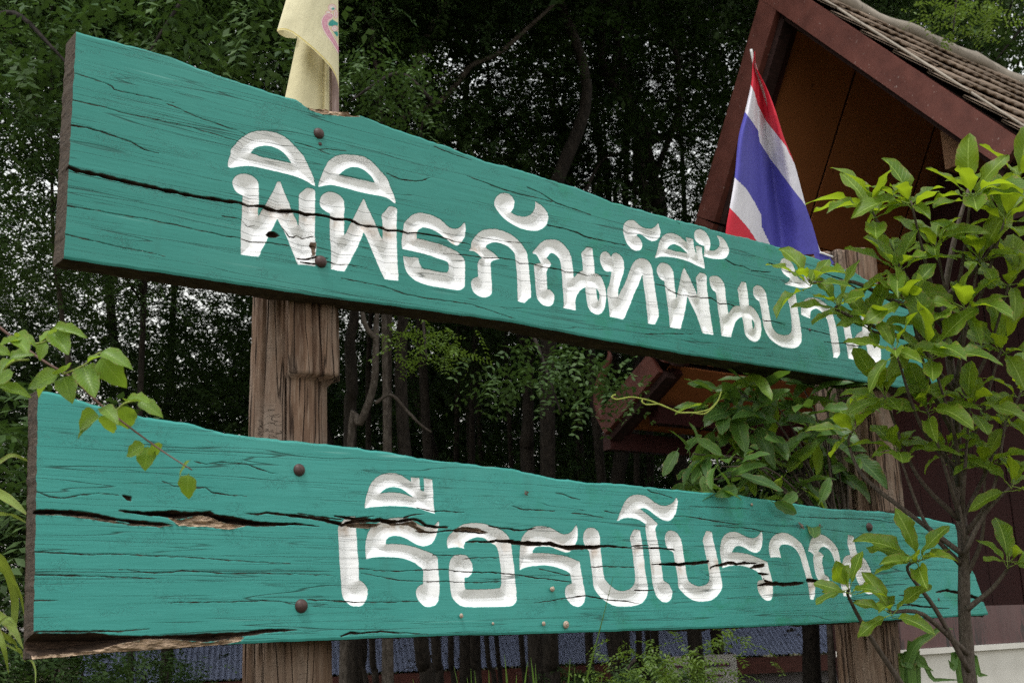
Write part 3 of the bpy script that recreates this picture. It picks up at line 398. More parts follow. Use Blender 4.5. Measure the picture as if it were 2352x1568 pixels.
CRK2 = [
 ('r7', [(225,392),(400,392),(600,408),(760,436),(950,460),(1150,478)], [4.2,4.4,4.2,3.2,2.6,1.2], .04),
 ('r7', [(860,388),(1050,402),(1200,408),(1400,400),(1560,440),(1800,468),(2050,474),(2200,490)], [2,3.6,4.2,4,4,3.2,2,.8], .04),
 ('r7', [(1690,400),(1780,403),(1850,395),(2000,415),(2150,430),(2250,448),(2352,470)], [.8,1.6,2.2,2.6,2.8,3,3.4], .03),
 ('r7', [(2050,400),(2160,418),(2352,440)], [1,1.6,1.4], .012),
 ('P', [(0,750),(100,790),(280,725),(460,715)], [3.2,2.2,3.2,3.0], .022),
 ('P', [(0,665),(140,688),(300,700),(420,690),(520,668)], [1.8,2.6,2.8,2.2,1.0], .016),
 ('P', [(160,750),(460,735),(600,722),(750,745),(900,735),(1050,708),(1140,740),(1200,790),(1300,803),(1490,815)], [1.5,3.6,4.2,3.4,2.8,2.4,3,2.6,2.6,1.6], .024),
 ('P', [(920,690),(1040,650),(1180,640)], [1.8,1.4,.7], .01),
 ('P', [(1100,868),(1280,880),(1480,862),(1640,862),(1780,868),(1900,885),(2020,898)], [1.4,1.8,1.8,2.6,2.8,2,1], .016),
 ('P', [(2040,795),(2180,825),(2352,842)], [1,1.8,2.2], .012),
 ('P', [(1740,1012),(1880,1005),(2050,1012),(2170,988),(2352,1008)], [1,1.6,2.2,3,3.6], .02),
 ('P', [(1330,600),(1450,598),(1560,615),(1720,622)], [1.4,1.2,1,.5], .008),
 ('P', [(1090,558),(1200,580),(1320,605)], [1,1.4,1.2], .008),
 ('R', [(0,535),(110,545),(230,528),(330,510),(480,505)], [2.2,2,1.5,1,.6], .012),
 ('R', [(0,705),(200,712),(360,722),(500,715),(620,745),(750,772),(950,770),(1090,762),(1270,752),(1420,768),(1580,775)], [3.8,4.2,4.4,4,3.8,4,3.6,3.2,2.4,1.6,.8], .026),
 ('R', [(1580,752),(1680,742),(1820,738)], [1.2,1.8,.8], .012),
 ('R', [(1640,770),(1800,775),(1950,782),(2170,796)], [1,2,2.4,1.6], .016),
 ('R', [(1840,995),(2050,992),(2200,990),(2352,985)], [.8,1.8,2.6,3.2], .022),
 ('S', [(120,955),(260,952),(400,952),(600,935),(780,912)], [2.4,2.8,3.4,3.4,2.6], .022),
 ('S', [(800,1005),(860,968),(940,960),(1030,930),(1090,930),(1130,948),(1260,930),(1420,935)], [1.6,1.6,2.8,3,3.4,3,2.2,.8], .018),
 ('S', [(1310,1000),(1400,978),(1500,968)], [1.2,3,2.8], .018),
 ('S', [(1415,1070),(1480,1080),(1560,1085)], [2,3,2], .016),
 ('S', [(1500,1135),(1530,1170),(1590,1190)], [1.6,2.4,2], .016),
 ('S', [(1415,1232),(1530,1215),(1660,1210),(1760,1216),(1870,1212),(2000,1200)], [1.2,2.6,4,3.8,3.4,2.5], .022),
 ('T', [(650,850),(700,845),(755,858),(900,880)], [3.6,4,3,1], .02),
 ('T', [(1380,940),(1520,915),(1610,945),(1710,1010)], [1.4,1.6,1.8,1], .012),
 ('T', [(1180,1105),(1300,1120),(1400,1135)], [1.2,1.6,1], .01),
 ('T', [(1860,1045),(2060,1075),(2200,1080)], [.8,1.4,.8], .008),
 ('T', [(1940,1155),(2150,1195),(2352,1208)], [1,1.8,1.6], .012),
 ('r9', [(1750,940),(1820,930),(1900,945),(1990,970),(2090,1005)], [1.4,2.4,3.4,3.6,2.4], .02),
 ('r9', [(1440,1035),(1560,1030),(1680,1045),(1840,1055)], [.8,1.6,1.8,.8], .01),
 ('Q', [(0,1315),(150,1325),(500,1340),(800,1332),(1100,1325)], [1.6,1.2,1.0,.9,.9], .008),
 ('Q', [(320,890),(550,920),(900,928),(1170,908),(1400,895),(1620,922),(1800,940),(2100,945),(2352,965)], [.7,.9,1,1,1,1.2,1.4,1.5,1.3], .008),
 ('Q', [(350,955),(600,1000),(900,1055),(1180,1060),(1400,1055),(1800,1080),(2190,1062)], [.7,.8,1,1,1.1,.9,.8], .006),
 ('Q', [(1300,705),(1550,722),(1650,715)], [.7,1,.6], .005),
 ('Q', [(1700,765),(1900,748),(2170,748)], [.6,.9,.8], .005),
 ('R', [(0,1125),(150,1142),(330,1180),(450,1180),(640,1212),(780,1225)], [1.2,1.2,1.3,1,1,.8], .007),
 ('R', [(290,1505),(500,1475),(700,1440),(830,1428),(960,1410),(1150,1440),(1280,1465),(1400,1470),(1540,1478),(1700,1520)], [.6,1,1.2,1.1,1.2,1.3,1.5,1.3,1,.6], .007),
 ('R', [(1030,1030),(1200,1022),(1450,1030),(1640,1028)], [1,1.2,1,.8], .006),
 ('R', [(1640,1332),(1760,1335),(1880,1330)], [1,1.5,1], .008),
 ('R', [(350,1050),(500,1085),(690,1135),(760,1128)], [.8,1,1,.5], .005),
 ('R', [(0,225),(150,270),(420,278),(560,292)], [1,1.2,.9,.5], .006),
 ('R', [(780,318),(950,330),(1200,378)], [.7,.9,.6], .005),
 ('R', [(1220,290),(1320,312),(1430,325)], [.9,.9,.5], .005),
 ('R', [(560,50),(660,60),(760,105),(900,145)], [.7,1,1,.5], .005),
 ('R', [(1780,0),(1830,40),(1960,62),(2120,120)], [1.2,1.2,.9,.6], .006),
 ('r7', [(235,665),(420,672),(640,685),(780,680),(1000,690),(1300,700),(1700,730),(2000,745)], [1.3,1.2,1.1,1,.9,.9,.8,.5], .006),
 ('r7', [(230,823),(400,826),(510,826),(720,835),(900,842),(1080,848)], [1.7,1.5,1.5,1.2,1.1,.5], .008),
 ('r7', [(820,785),(1000,805),(1110,812),(1250,795),(1400,800),(1560,815),(1800,810),(2300,825)], [.7,1,1,1.1,1,.8,.7,.6], .005),
 ('r7', [(230,1000),(400,1000)], [1.6,.8], .006),
 ('r7', [(1160,1012),(1400,1010),(1600,1008),(1800,1000),(1920,1002),(2040,1030)], [.6,.9,.9,.9,.8,.5], .005),
 ('r7', [(2120,995),(2352,1000)], [1.2,.9], .006),
 ('r7', [(250,250),(340,285),(440,295),(560,270),(680,262),(820,275)], [1,1.4,1.1,1,.9,.5], .006),
 ('r7', [(1340,40),(1420,60),(1530,45),(1700,60),(1860,120),(1930,130)], [.6,1,1,.9,.9,.5], .005),
 ('r7', [(1120,180),(1200,210),(1300,225),(1420,220),(1460,255),(1600,275),(1700,282)], [.6,.8,1,1.2,1.4,.9,.5], .006),
 ('r7', [(240,1215),(420,1212),(620,1212),(840,1212),(1030,1195)], [1.5,2,2.4,1.6,.6], .012),
 ('r8', [(0,1245),(70,1218),(150,1225),(270,1212),(420,1222),(600,1232)], [2,2.6,2.2,2.4,1.2,.5], .014),
 ('r9', [(780,420),(1000,432),(1300,440),(1500,470)], [.6,.8,.8,.5], .005),
 ('S', [(300,310),(560,330),(760,372),(960,400),(1150,425)], [.7,1,1.1,1,.6], .006),
 ('S', [(820,440),(1100,465),(1320,478),(1430,512),(1700,545)], [.6,.8,1,1,.6], .006),
 ('S', [(500,185),(900,200),(1300,215)], [.5,.8,.5], .004),
]
# torn open areas: crop, polygon, depth, 1 = hollow / 0 = shallow bare wood
HOL1 = [('', [(683,229),(705,240),(750,248),(820,262),(828,268),(790,268),(740,262),(712,254)], .008, 0), ('B', [(590,905),(630,860),(700,870),(770,930),(700,950),(620,945)], .02, 1), ('G', [(1345,455),(1400,470),(1410,540),(1385,560),(1360,500)], .02, 1),
        ('B', [(1180,1000),(1250,1010),(1240,1180),(1190,1190),(1200,1100),(1170,1040)], .004, 0)]
HOL2 = [('r7', [(238,372),(480,375),(660,395),(740,420),(840,440),(1000,452),(1100,458),(1210,480),(1100,488),(900,470),(700,432),(500,405),(238,410)], .035, 1),
        ('r7', [(820,377),(1000,386),(1170,374),(1300,396),(1450,380),(1480,408),(1600,420),(1750,452),(1900,464),(2060,462),(2060,482),(1850,490),(1700,488),(1560,470),(1440,420),(1380,410),(1250,440),(1160,428),(1000,412),(900,396)], .035, 1),
        ('r7', [(1160,430),(1250,442),(1380,410),(1440,420),(1560,470),(1700,487),(1560,512),(1420,492),(1230,486)], .008, 0),
        ('r7', [(260,405),(500,405),(700,432),(900,470),(1200,482),(1100,492),(880,480),(690,450),(480,420)], .005, 0),
        ('P', [(170,770),(460,765),(620,770),(560,800),(420,835),(300,830),(200,800)], .012, 0),
        ('P', [(640,735),(800,768),(900,765),(1040,735),(1100,800),(1200,860),(1350,870),(1340,885),(1150,880),(1060,830),(1000,790),(880,780),(760,785)], .008, 0),
        ('P', [(1560,850),(1700,800),(1900,820),(2050,880),(1950,885),(1800,862),(1640,860)], .006, 0),
        ('r7', [(150,1218),(490,1226),(620,1222),(830,1238),(1200,1240),(1450,1226),(1690,1216),(1850,1190),(2070,1200),(1900,1216),(1690,1245),(1430,1290),(1160,1266),(1000,1270),(830,1300),(700,1338),(480,1370),(130,1400)], .07, 1),
        ('r7', [(120,1392),(480,1366),(700,1336),(830,1298),(1000,1268),(1160,1264),(1430,1290),(1690,1245),(1660,1282),(1400,1325),(1000,1352),(600,1375),(120,1430)], .008, 0),
        ('r7', [(845,275),(905,285),(908,318),(880,310)], .012, 1)]
EDGE1T = cv('', [(175,72),(233,88),(287,103),(333,115),(393,133),(467,160),(547,187),(610,208),(640,215),(683,230),(703,245),(784,255),(827,265),(931,303),(1017,333),(1117,370),(1217,398),(1304,425),(1417,467),(1568,509),(1668,536),(1768,560),(1885,596),(1915,609),(1965,625),(1985,640),(2030,657),(2082,692)])
EDGE1B = cv('', [(147,593),(400,631),(784,687),(984,713),(1177,740),(1384,780),(1568,812),(1775,843),(1961,873),(2170,906)])
EDGE2T = cv('', [(87,896),(163,911),(230,933),(330,956),(433,971),(500,990),(573,1003),(753,1020),(804,1026),(934,1045),(997,1057),(1094,1067),(1184,1077),(1251,1094),(1351,1107),(1417,1110),(1568,1125),(1685,1134),(1801,1152),(1921,1169),(2015,1174),(2135,1189),(2191,1204)])
EDGE2B = cv('', [(76,1514),(230,1500),(400,1487),(560,1477),(700,1471),(981,1460),(1200,1455),(1568,1444),(1728,1439),(1925,1430),(2271,1411)])

def poly_sdf(U, Z, polys):
    d = np.full(U.shape, 1e9); ins = np.zeros(U.shape, bool)
    for pl in polys:
        q = np.roll(pl, -1, axis=0)
        for (ax, ay), (bx, by) in zip(pl, q):
            ex, ey = bx-ax, by-ay; l2 = ex*ex+ey*ey+1e-18
            t = np.clip(((U-ax)*ex+(Z-ay)*ey)/l2, 0, 1); d = np.minimum(d, (U-ax-t*ex)**2+(Z-ay-t*ey)**2)
            if ay != by: ins ^= ((ay > Z) != (by > Z)) & (U < ex*(Z-ay)/ey+ax)
    d = np.sqrt(d); return np.where(ins, d, -d)
def uz(pts): return np.array([[*LN(x, y)[[0, 2]]] for x, y in pts])

sign = thing('wooden_sign', 'big teal wooden sign of two planks with white carved lettering on timber posts', 'sign', SIGN0, SROT)
def build_board(label, ET, EB, LETS, CRK, HOL, mat, th0, th1, seed, NX=1150, NY=400):
    eT, eB = uz(ET), uz(EB)
    uT = np.interp(np.linspace(0, 1, NX+1), (np.array(ET)[:, 0]-ET[0][0])/(ET[-1][0]-ET[0][0]), eT[:, 0])
    uB = np.interp(np.linspace(0, 1, NX+1), (np.array(EB)[:, 0]-EB[0][0])/(EB[-1][0]-EB[0][0]), eB[:, 0])
    zT = np.interp(uT, eT[:, 0], eT[:, 1]); zB = np.interp(uB, eB[:, 0], eB[:, 1])
    zT = zT+.007*fbm(uT*30, uT*0+seed, seed, 3)+.006*fbm(uT*7, uT*0, seed+4, 2)*1.5
    zB = zB+.004*fbm(uB*20, uB*0, seed+9, 3)
    b = np.linspace(0, 1, NY+1)[None, :]
    U = uB[:, None]*(1-b)+uT[:, None]*b; Z = zB[:, None]*(1-b)+zT[:, None]*b
    # ragged ends
    aa = np.linspace(0, 1, NX+1)[:, None]; U = U+.004*fbm(Z*60, Z*0, seed+21, 3)*np.clip(1-aa*80, 0, 1)+.03*fbm(Z*14, Z*0, seed+22, 3)*np.clip(1-(1-aa)*60, 0, 1)
    dep = .0035*fbm(U*3, Z*7, seed+1, 2)+.0007*fbm(U*7, Z*70, seed+2, 3)
    ez = np.minimum(Z-zB[:, None], zT[:, None]-Z); el = np.minimum(ez, U-uB[0])
    dep = dep+np.clip(.006-ez, 0, 1)*.5                                   # worn arrises
    letter = np.full(U.shape, -1.0); lid = np.full(U.shape, -1)
    for k, (key, outer, holes) in enumerate(LETS):
        polys = [uz(smooth_poly(cv(key, outer)))]+[uz(smooth_poly(cv(key, h))) for h in holes]
        lo, hi = polys[0].min(0)-.02, polys[0].max(0)+.02
        I = np.where((U > lo[0]).any(1) & (U < hi[0]).any(1))[0]; i0, i1 = I[0], I[-1]+1
        J = np.where((Z[i0:i1] > lo[1]).any(0) & (Z[i0:i1] < hi[1]).any(0))[0]; j0, j1 = J[0], J[-1]+1
        s = poly_sdf(U[i0:i1, j0:j1], Z[i0:i1, j0:j1], polys)
        sub = letter[i0:i1, j0:j1]; m = s > sub; sub[m] = s[m]; lid[i0:i1, j0:j1][m & (s > -.0035)] = k
    chis = 1+.14*fbm(U*38, Z*38, seed+5, 2)
    dep = dep+np.clip(letter+.0008, 0, 1)*0+np.where(letter > 0, np.minimum(letter*.48, .017+.003*fbm(U*60, Z*60, seed+6, 2))*chis+.0010, 0)
    raw = np.full(U.shape, -1.0); rust = np.zeros(U.shape); tan = np.zeros(U.shape)
    for key, pts, hw, cd in CRK:
        pp = cv(key, pts); p3 = np.array([LN(*q) for q in pp])
        pix = np.array([np.linalg.norm(LN(x, y+1)-LN(x, y)) for x, y in pp])   # metres per view pixel there
        w = np.interp(np.linspace(0, 1, len(pp)), np.linspace(0, 1, len(hw)), hw)*pix*((1.3 if seed > 150 else 1.0) if cd > .017 else 1.0)
        lo, hi = p3.min(0)[[0, 2]]-.03, p3.max(0)[[0, 2]]+.03
        I = np.where((U > lo[0]).any(1) & (U < hi[0]).any(1))[0]
        if not len(I): continue
        i0, i1 = I[0], I[-1]+1; J = np.where((Z[i0:i1] > lo[1]).any(0) & (Z[i0:i1] < hi[1]).any(0))[0]; j0, j1 = J[0], J[-1]+1
        u, z = U[i0:i1, j0:j1], Z[i0:i1, j0:j1]; zz = z+.0035*fbm(u*40, u*0, seed+31, 3); best = np.full(u.shape, -1.0)
        for a, c, wa, wc in zip(p3[:-1], p3[1:], w[:-1], w[1:]):
            ex, ey = c[0]-a[0], c[2]-a[2]; t = np.clip(((u-a[0])*ex+(zz-a[2])*ey)/(ex*ex+ey*ey), 0, 1)
            d = np.hypot(u-a[0]-t*ex, zz-a[2]-t*ey); best = np.maximum(best, (wa+(wc-wa)*t)*(1+.9*fbm(u*55, u*0+3, seed+33, 2))-d)
        sr = raw[i0:i1, j0:j1]; np.maximum(sr, best, out=sr)
        sd_ = dep[i0:i1, j0:j1]; sd_ += np.clip(best*4, 0, cd)*(1+.3*fbm(u*30, z*200, seed+35, 2))
        if cd > .018:
            up = z-np.interp(u, p3[:, 0], p3[:, 2]); ru = rust[i0:i1, j0:j1]
            np.maximum(ru, np.clip(1-np.abs(up+.012)/.035, 0, 1)*(best > -.06), out=ru)
    for key, pts, cd, hollow in HOL:
        pl = uz(cv(key, pts)); lo, hi = pl.min(0)-.02, pl.max(0)+.02
        I = np.where((U > lo[0]).any(1) & (U < hi[0]).any(1))[0]; i0, i1 = I[0], I[-1]+1
        J = np.where((Z[i0:i1] > lo[1]).any(0) & (Z[i0:i1] < hi[1]).any(0))[0]; j0, j1 = J[0], J[-1]+1
        u, z = U[i0:i1, j0:j1], Z[i0:i1, j0:j1]
        s = poly_sdf(u, z, [pl])+.006*fbm(u*40, z*90, seed+41, 3)
        sr = raw[i0:i1, j0:j1]; np.maximum(sr, s, out=sr); sd_ = dep[i0:i1, j0:j1]
        if hollow: sd_ += np.clip(s*4, 0, cd)*(1+.25*fbm(u*25, z*120, seed+43, 3))
        else:
            sd_ += np.where(s > 0, np.clip(s*3, 0, cd)+.024*fbm(u*55, z*150, seed+45, 4), 0); tn = tan[i0:i1, j0:j1]; tn[s > 0] = 1 if cd == .008 and key in ('r7', '') else .35
    V = np.stack([U, dep, Z], -1).reshape(-1, 3)
    idx = np.arange((NX+1)*(NY+1)).reshape(NX+1, NY+1)
    Fq = np.stack([idx[:-1, :-1], idx[1:, :-1], idx[1:, 1:], idx[:-1, 1:]], -1).reshape(-1, 4)
    lf = np.max(np.stack([lid[:-1, :-1], lid[1:, :-1], lid[1:, 1:], lid[:-1, 1:]], -1), -1).ravel()
    def sub(mask_faces, extraV=None, extraF=None):
        f = Fq[mask_faces]; used = np.unique(f); re = np.full(len(V), -1); re[used] = np.arange(len(used)); return used, re[f]
    def attrs(me, used, extra=0):
        for nm, ar in (('letter', letter), ('raw', raw), ('rust', rust), ('tan', tan), ('edge', el)):
            fattr(me, nm, np.concatenate([ar.ravel()[used], np.full(extra, -1.0 if nm != 'edge' else 0.)]))
    used, f = sub(lf < 0)
    # closed body behind the carved face
    th = th0+(th1-th0)*np.linspace(0, 1, NX+1)
    ring_i = [(i, 0) for i in range(NX+1)]+[(NX, j) for j in range(1, NY+1)]+[(i, NY) for i in range(NX-1, -1, -1)]+[(0, j) for j in range(NY-1, 0, -1)]
    NS = 7; RV = []; nr = len(ring_i)
    for s in range(NS):
        for (i, j) in ring_i:
            p = V[idx[i, j]]; q = s/(NS-1); yy = p[1]*(1-q)+th[i]*q if s else p[1]
            k = .010*float(q > 0)
            RV.append((p[0], yy, p[2]))
    RV = np.array(RV)
    rr = fbm(RV[:, 0]*25+RV[:, 2]*31, RV[:, 1]*60, seed+51, 3)*(RV[:, 1] > .012)
    bott = np.array(([1.0]*(NX+1)+[0]*(nr-NX-1))*NS)
    RV[:, 2] += rr*.010+bott*np.clip(fbm(RV[:, 0]*9, RV[:, 1]*30, seed+52, 3), -1, .5)*.03*(RV[:, 1] > .02)*np.clip((RV[:, 0]-1.2)/1.0, 0, 1)
    RV[:, 0] += rr*.006*(1-bott)
    base = len(used); RF = []
    for s in range(NS-1):
        for k in range(nr):
            k2 = (k+1) % nr; RF.append((base+s*nr+k, base+(s+1)*nr+k, base+(s+1)*nr+k2, base+s*nr+k2))
    back = [base+(NS-1)*nr+k for k in range(nr)]
    half = NX+1
    for i in range(NX):                                                     # back sheet, strip by strip
        a, c = back[i], back[i+1]; tpos = NX+NY+(NX-i); a2, c2 = back[tpos % nr], back[(tpos-1) % nr]; RF.append((a, a2, c2, c))
    allV = np.concatenate([V[used], RV]); allF = np.concatenate([f, np.array(RF, np.int32)])
    me = mesh('board', allV, allF, [mat, M_RAW], True, np.concatenate([np.zeros(len(f)), np.ones(len(RF))]))
    attrs(me, used, len(RV))
    bo = obj('board', me, sign, label)
    for k in range(len(LETS)):
        used, f = sub(lf == k)
        if len(f) < 3: continue
        me = mesh('letter', V[used], f, mat, False); attrs(me, used); obj('letter', me, bo)
    return bo
board1 = build_board('upper teal plank carved with the longer white line of lettering', EDGE1T, EDGE1B, LET1, CRK1, HOL1, M_BOARD1, .085, .12, 100)
board2 = build_board('lower teal plank carved with the shorter white line, split along its middle', EDGE2T, EDGE2B, LET2, CRK2, HOL2, M_BOARD2, .075, .085, 200)

# round bolt heads
def dome(r, h, seg=20, rings=6):
    V = [(0, -h, 0)]; Fs = []
    for k in range(1, rings+1):
        a = k/rings*math.pi/2; rr = r*math.sin(a); y = -h*math.cos(a)
        for s in range(seg): V.append((rr*math.cos(2*math.pi*s/seg), y, rr*math.sin(2*math.pi*s/seg)))
    for s in range(seg): V.append((r*.98*math.cos(2*math.pi*s/seg), .006, r*.98*math.sin(2*math.pi*s/seg)))
    for s in range(seg):
        Fs.append((0, 1+s, 1+(s+1) % seg))
        for k in range(rings): Fs.append((1+k*seg+s, 1+(k+1)*seg+s, 1+(k+1)*seg+(s+1) % seg, 1+k*seg+(s+1) % seg))
    return V, Fs
for bd, x, y, r in ((board1, 732, 307, .0175), (board1, 737, 601, .0185), (board1, 1996, 838, .018), (board2, 687, 1079, .0175), (board2, 692, 1391, .0185), (board2, 1996, 1210, .018)):
    p = LN(x, y); o = obj('bolt_head', mesh('bolt_head', *dome(r, r*.75), M_BOLT), bd, loc=(p[0], .001, p[2]))
for bd, x, y in ((board1, 1860, 757), (board1, 735, 331), (board2, 2156, 1376)):
    p = LN(x, y); obj('nail_head', mesh('nail_head', *dome(.007, .004, 10, 3), M_BOLT), bd, loc=(p[0], .001, p[2]))

# posts
def build_post(cx_top, cx_bot, z_top, R, seed, notch=None, label=None):
    (ut, nt), (ub, nb) = cx_top, cx_bot; NT_, NZ = 168, 300
    zs = np.linspace(-.1, z_top, NZ+1); th = np.linspace(0, 2*math.pi, NT_, endpoint=False)
    T, Zg = np.meshgrid(th, zs); k = Zg/z_top
    sq = 1+.07*np.cos(4*(T-.5))
    cxs, sns = np.cos(T), np.sin(T)
    r = sq*((.157-.0205*Zg) if notch and notch[1] < 4.15 else R*(1.08-.03*k))
    r = r+.022*fbm(cxs*1.5+3, sns*1.5+Zg*1.6, seed, 3)+.008*fbm(T*5, Zg*9, seed+60, 3)
    r = r+.017*fbm(T*9, Zg*1.3+fbm(T*2, Zg*2, seed+9, 2), seed+1, 3)*1.5+.005*fbm(T*26, Zg*3.5, seed+2, 2)
    for q in range(12):                                                      # drying checks
        t0 = (seed*.37+q*.71) % (2*math.pi); wob = .10*fbm(Zg*2.2, Zg*0+q, seed+q, 3)*2
        d = np.abs((T-t0-wob+math.pi) % (2*math.pi)-math.pi); on = np.clip((vnoise(Zg*1.6, Zg*0+q*3.1, seed+70)-.32)*5, 0, 1)
        r = r-np.clip(1-d/.055, 0, 1)*.032*on
    if notch is not None:
        zn, t0, t1 = notch; edge = zn+.012*fbm(T*9, T*0, seed+80, 3)
        front = np.clip((T-t0)/.10, 0, 1)*np.clip((t1-T)/.10, 0, 1)
        r = r+np.where(Zg > edge, .046, -.012)*front*(1+.5*fbm(T*6, Zg*3, seed+82, 2))
        fl2 = np.where((Zg < edge) & (front > .5), 1, 0); r = np.where(fl2 > 0, R*.99*(1.0+.02*fbm(T*12, Zg*2, seed+83, 2)), r)
    cu, cn = ub+(ut-ub)*k, nb+(nt-nb)*k
    V = np.stack([cu+r*cxs, cn+r*sns, Zg], -1).reshape(-1, 3); Fs = []
    i0 = np.arange(NZ)[:, None]*NT_; j = np.arange(NT_)[None, :]; j2 = (j+1) % NT_
    Fq = np.stack([i0+j, i0+j2, i0+NT_+j2, i0+NT_+j], -1).reshape(-1, 4)
    c = len(V); V = np.vstack([V, [(ut, nt, z_top+.01)]])
    caps = np.array([(NZ*NT_+a, NZ*NT_+(a+1) % NT_, c, c) for a in range(NT_)])
    me = bpy.data.meshes.new('post'); me.materials.append(M_POST)
    V = V.astype(np.float32); me.from_pydata(V.tolist(), [], [tuple(q) for q in Fq.tolist()]+[(int(q[0]), int(q[1]), int(q[2])) for q in caps])
    me.polygons.foreach_set('use_smooth', [True]*len(me.polygons)); me.update()
    return obj('post', me, sign, label)
lp_t, lp_b = LN(664, 760, -.215), LN(662, 1520, -.215)
sl = (lp_t[0]-lp_b[0])/(lp_t[2]-lp_b[2]); zt = 3.0
build_post((lp_t[0]+sl*(zt-lp_t[2]), .215), (lp_b[0]-sl*lp_b[2], .215), zt, .112, 11, (LN(700, 868, -.1)[2], 4.12, 5.75), 'weathered split timber post holding the near end of the sign')
rp_t, rp_b = LN(1925, 700, -.235), LN(2000, 1500, -.235)
sl = (rp_t[0]-rp_b[0])/(rp_t[2]-rp_b[2]); zt = LN(1940, 600, -.235)[2]
build_post((rp_t[0]+sl*(zt-rp_t[2]), .235), (rp_b[0]-sl*rp_b[2], .235), zt, .118, 23, (LN(1960, 1168, -.1)[2]-.02, 4.2, 6.1), 'weathered timber post at the far end, partly behind leaves')
# ------------------------------------------------------------------ ground
def build_ground():
    xs = np.concatenate([np.linspace(-220, -30, 12), np.linspace(-26, 30, 40), np.linspace(36, 220, 12)])
    ys = np.concatenate([np.linspace(-60, -4, 10), np.linspace(-2, 34, 50), np.linspace(40, 400, 20)])
    V = [(x, y, ground_z(x, y)+.05*float(fbm(np.array(x*.5), np.array(y*.5), 5, 3))) for y in ys for x in xs]; nx = len(xs)
    Fs = [(j*nx+i, j*nx+i+1, (j+1)*nx+i+1, (j+1)*nx+i) for j in range(len(ys)-1) for i in range(nx-1)]
    n = NT('forest_floor'); a = n.noise(n.coord((1.2, 1.2, 1.2)), 1, 6, .7); b = n.noise(n.coord((14, 14, 14)), 1, 4, .7)
    c = n.mix(n.map(a, .4, .6), (.07, .05, .03), (.035, .055, .018)); c = n.mix(n.map(b, .55, .7), c, (.14, .10, .06)); n.bump(b, .03, 1)
    obj('ground', mesh('ground', V, Fs, n.set(c, .95, .1)), None, kind='structure')
build_ground()

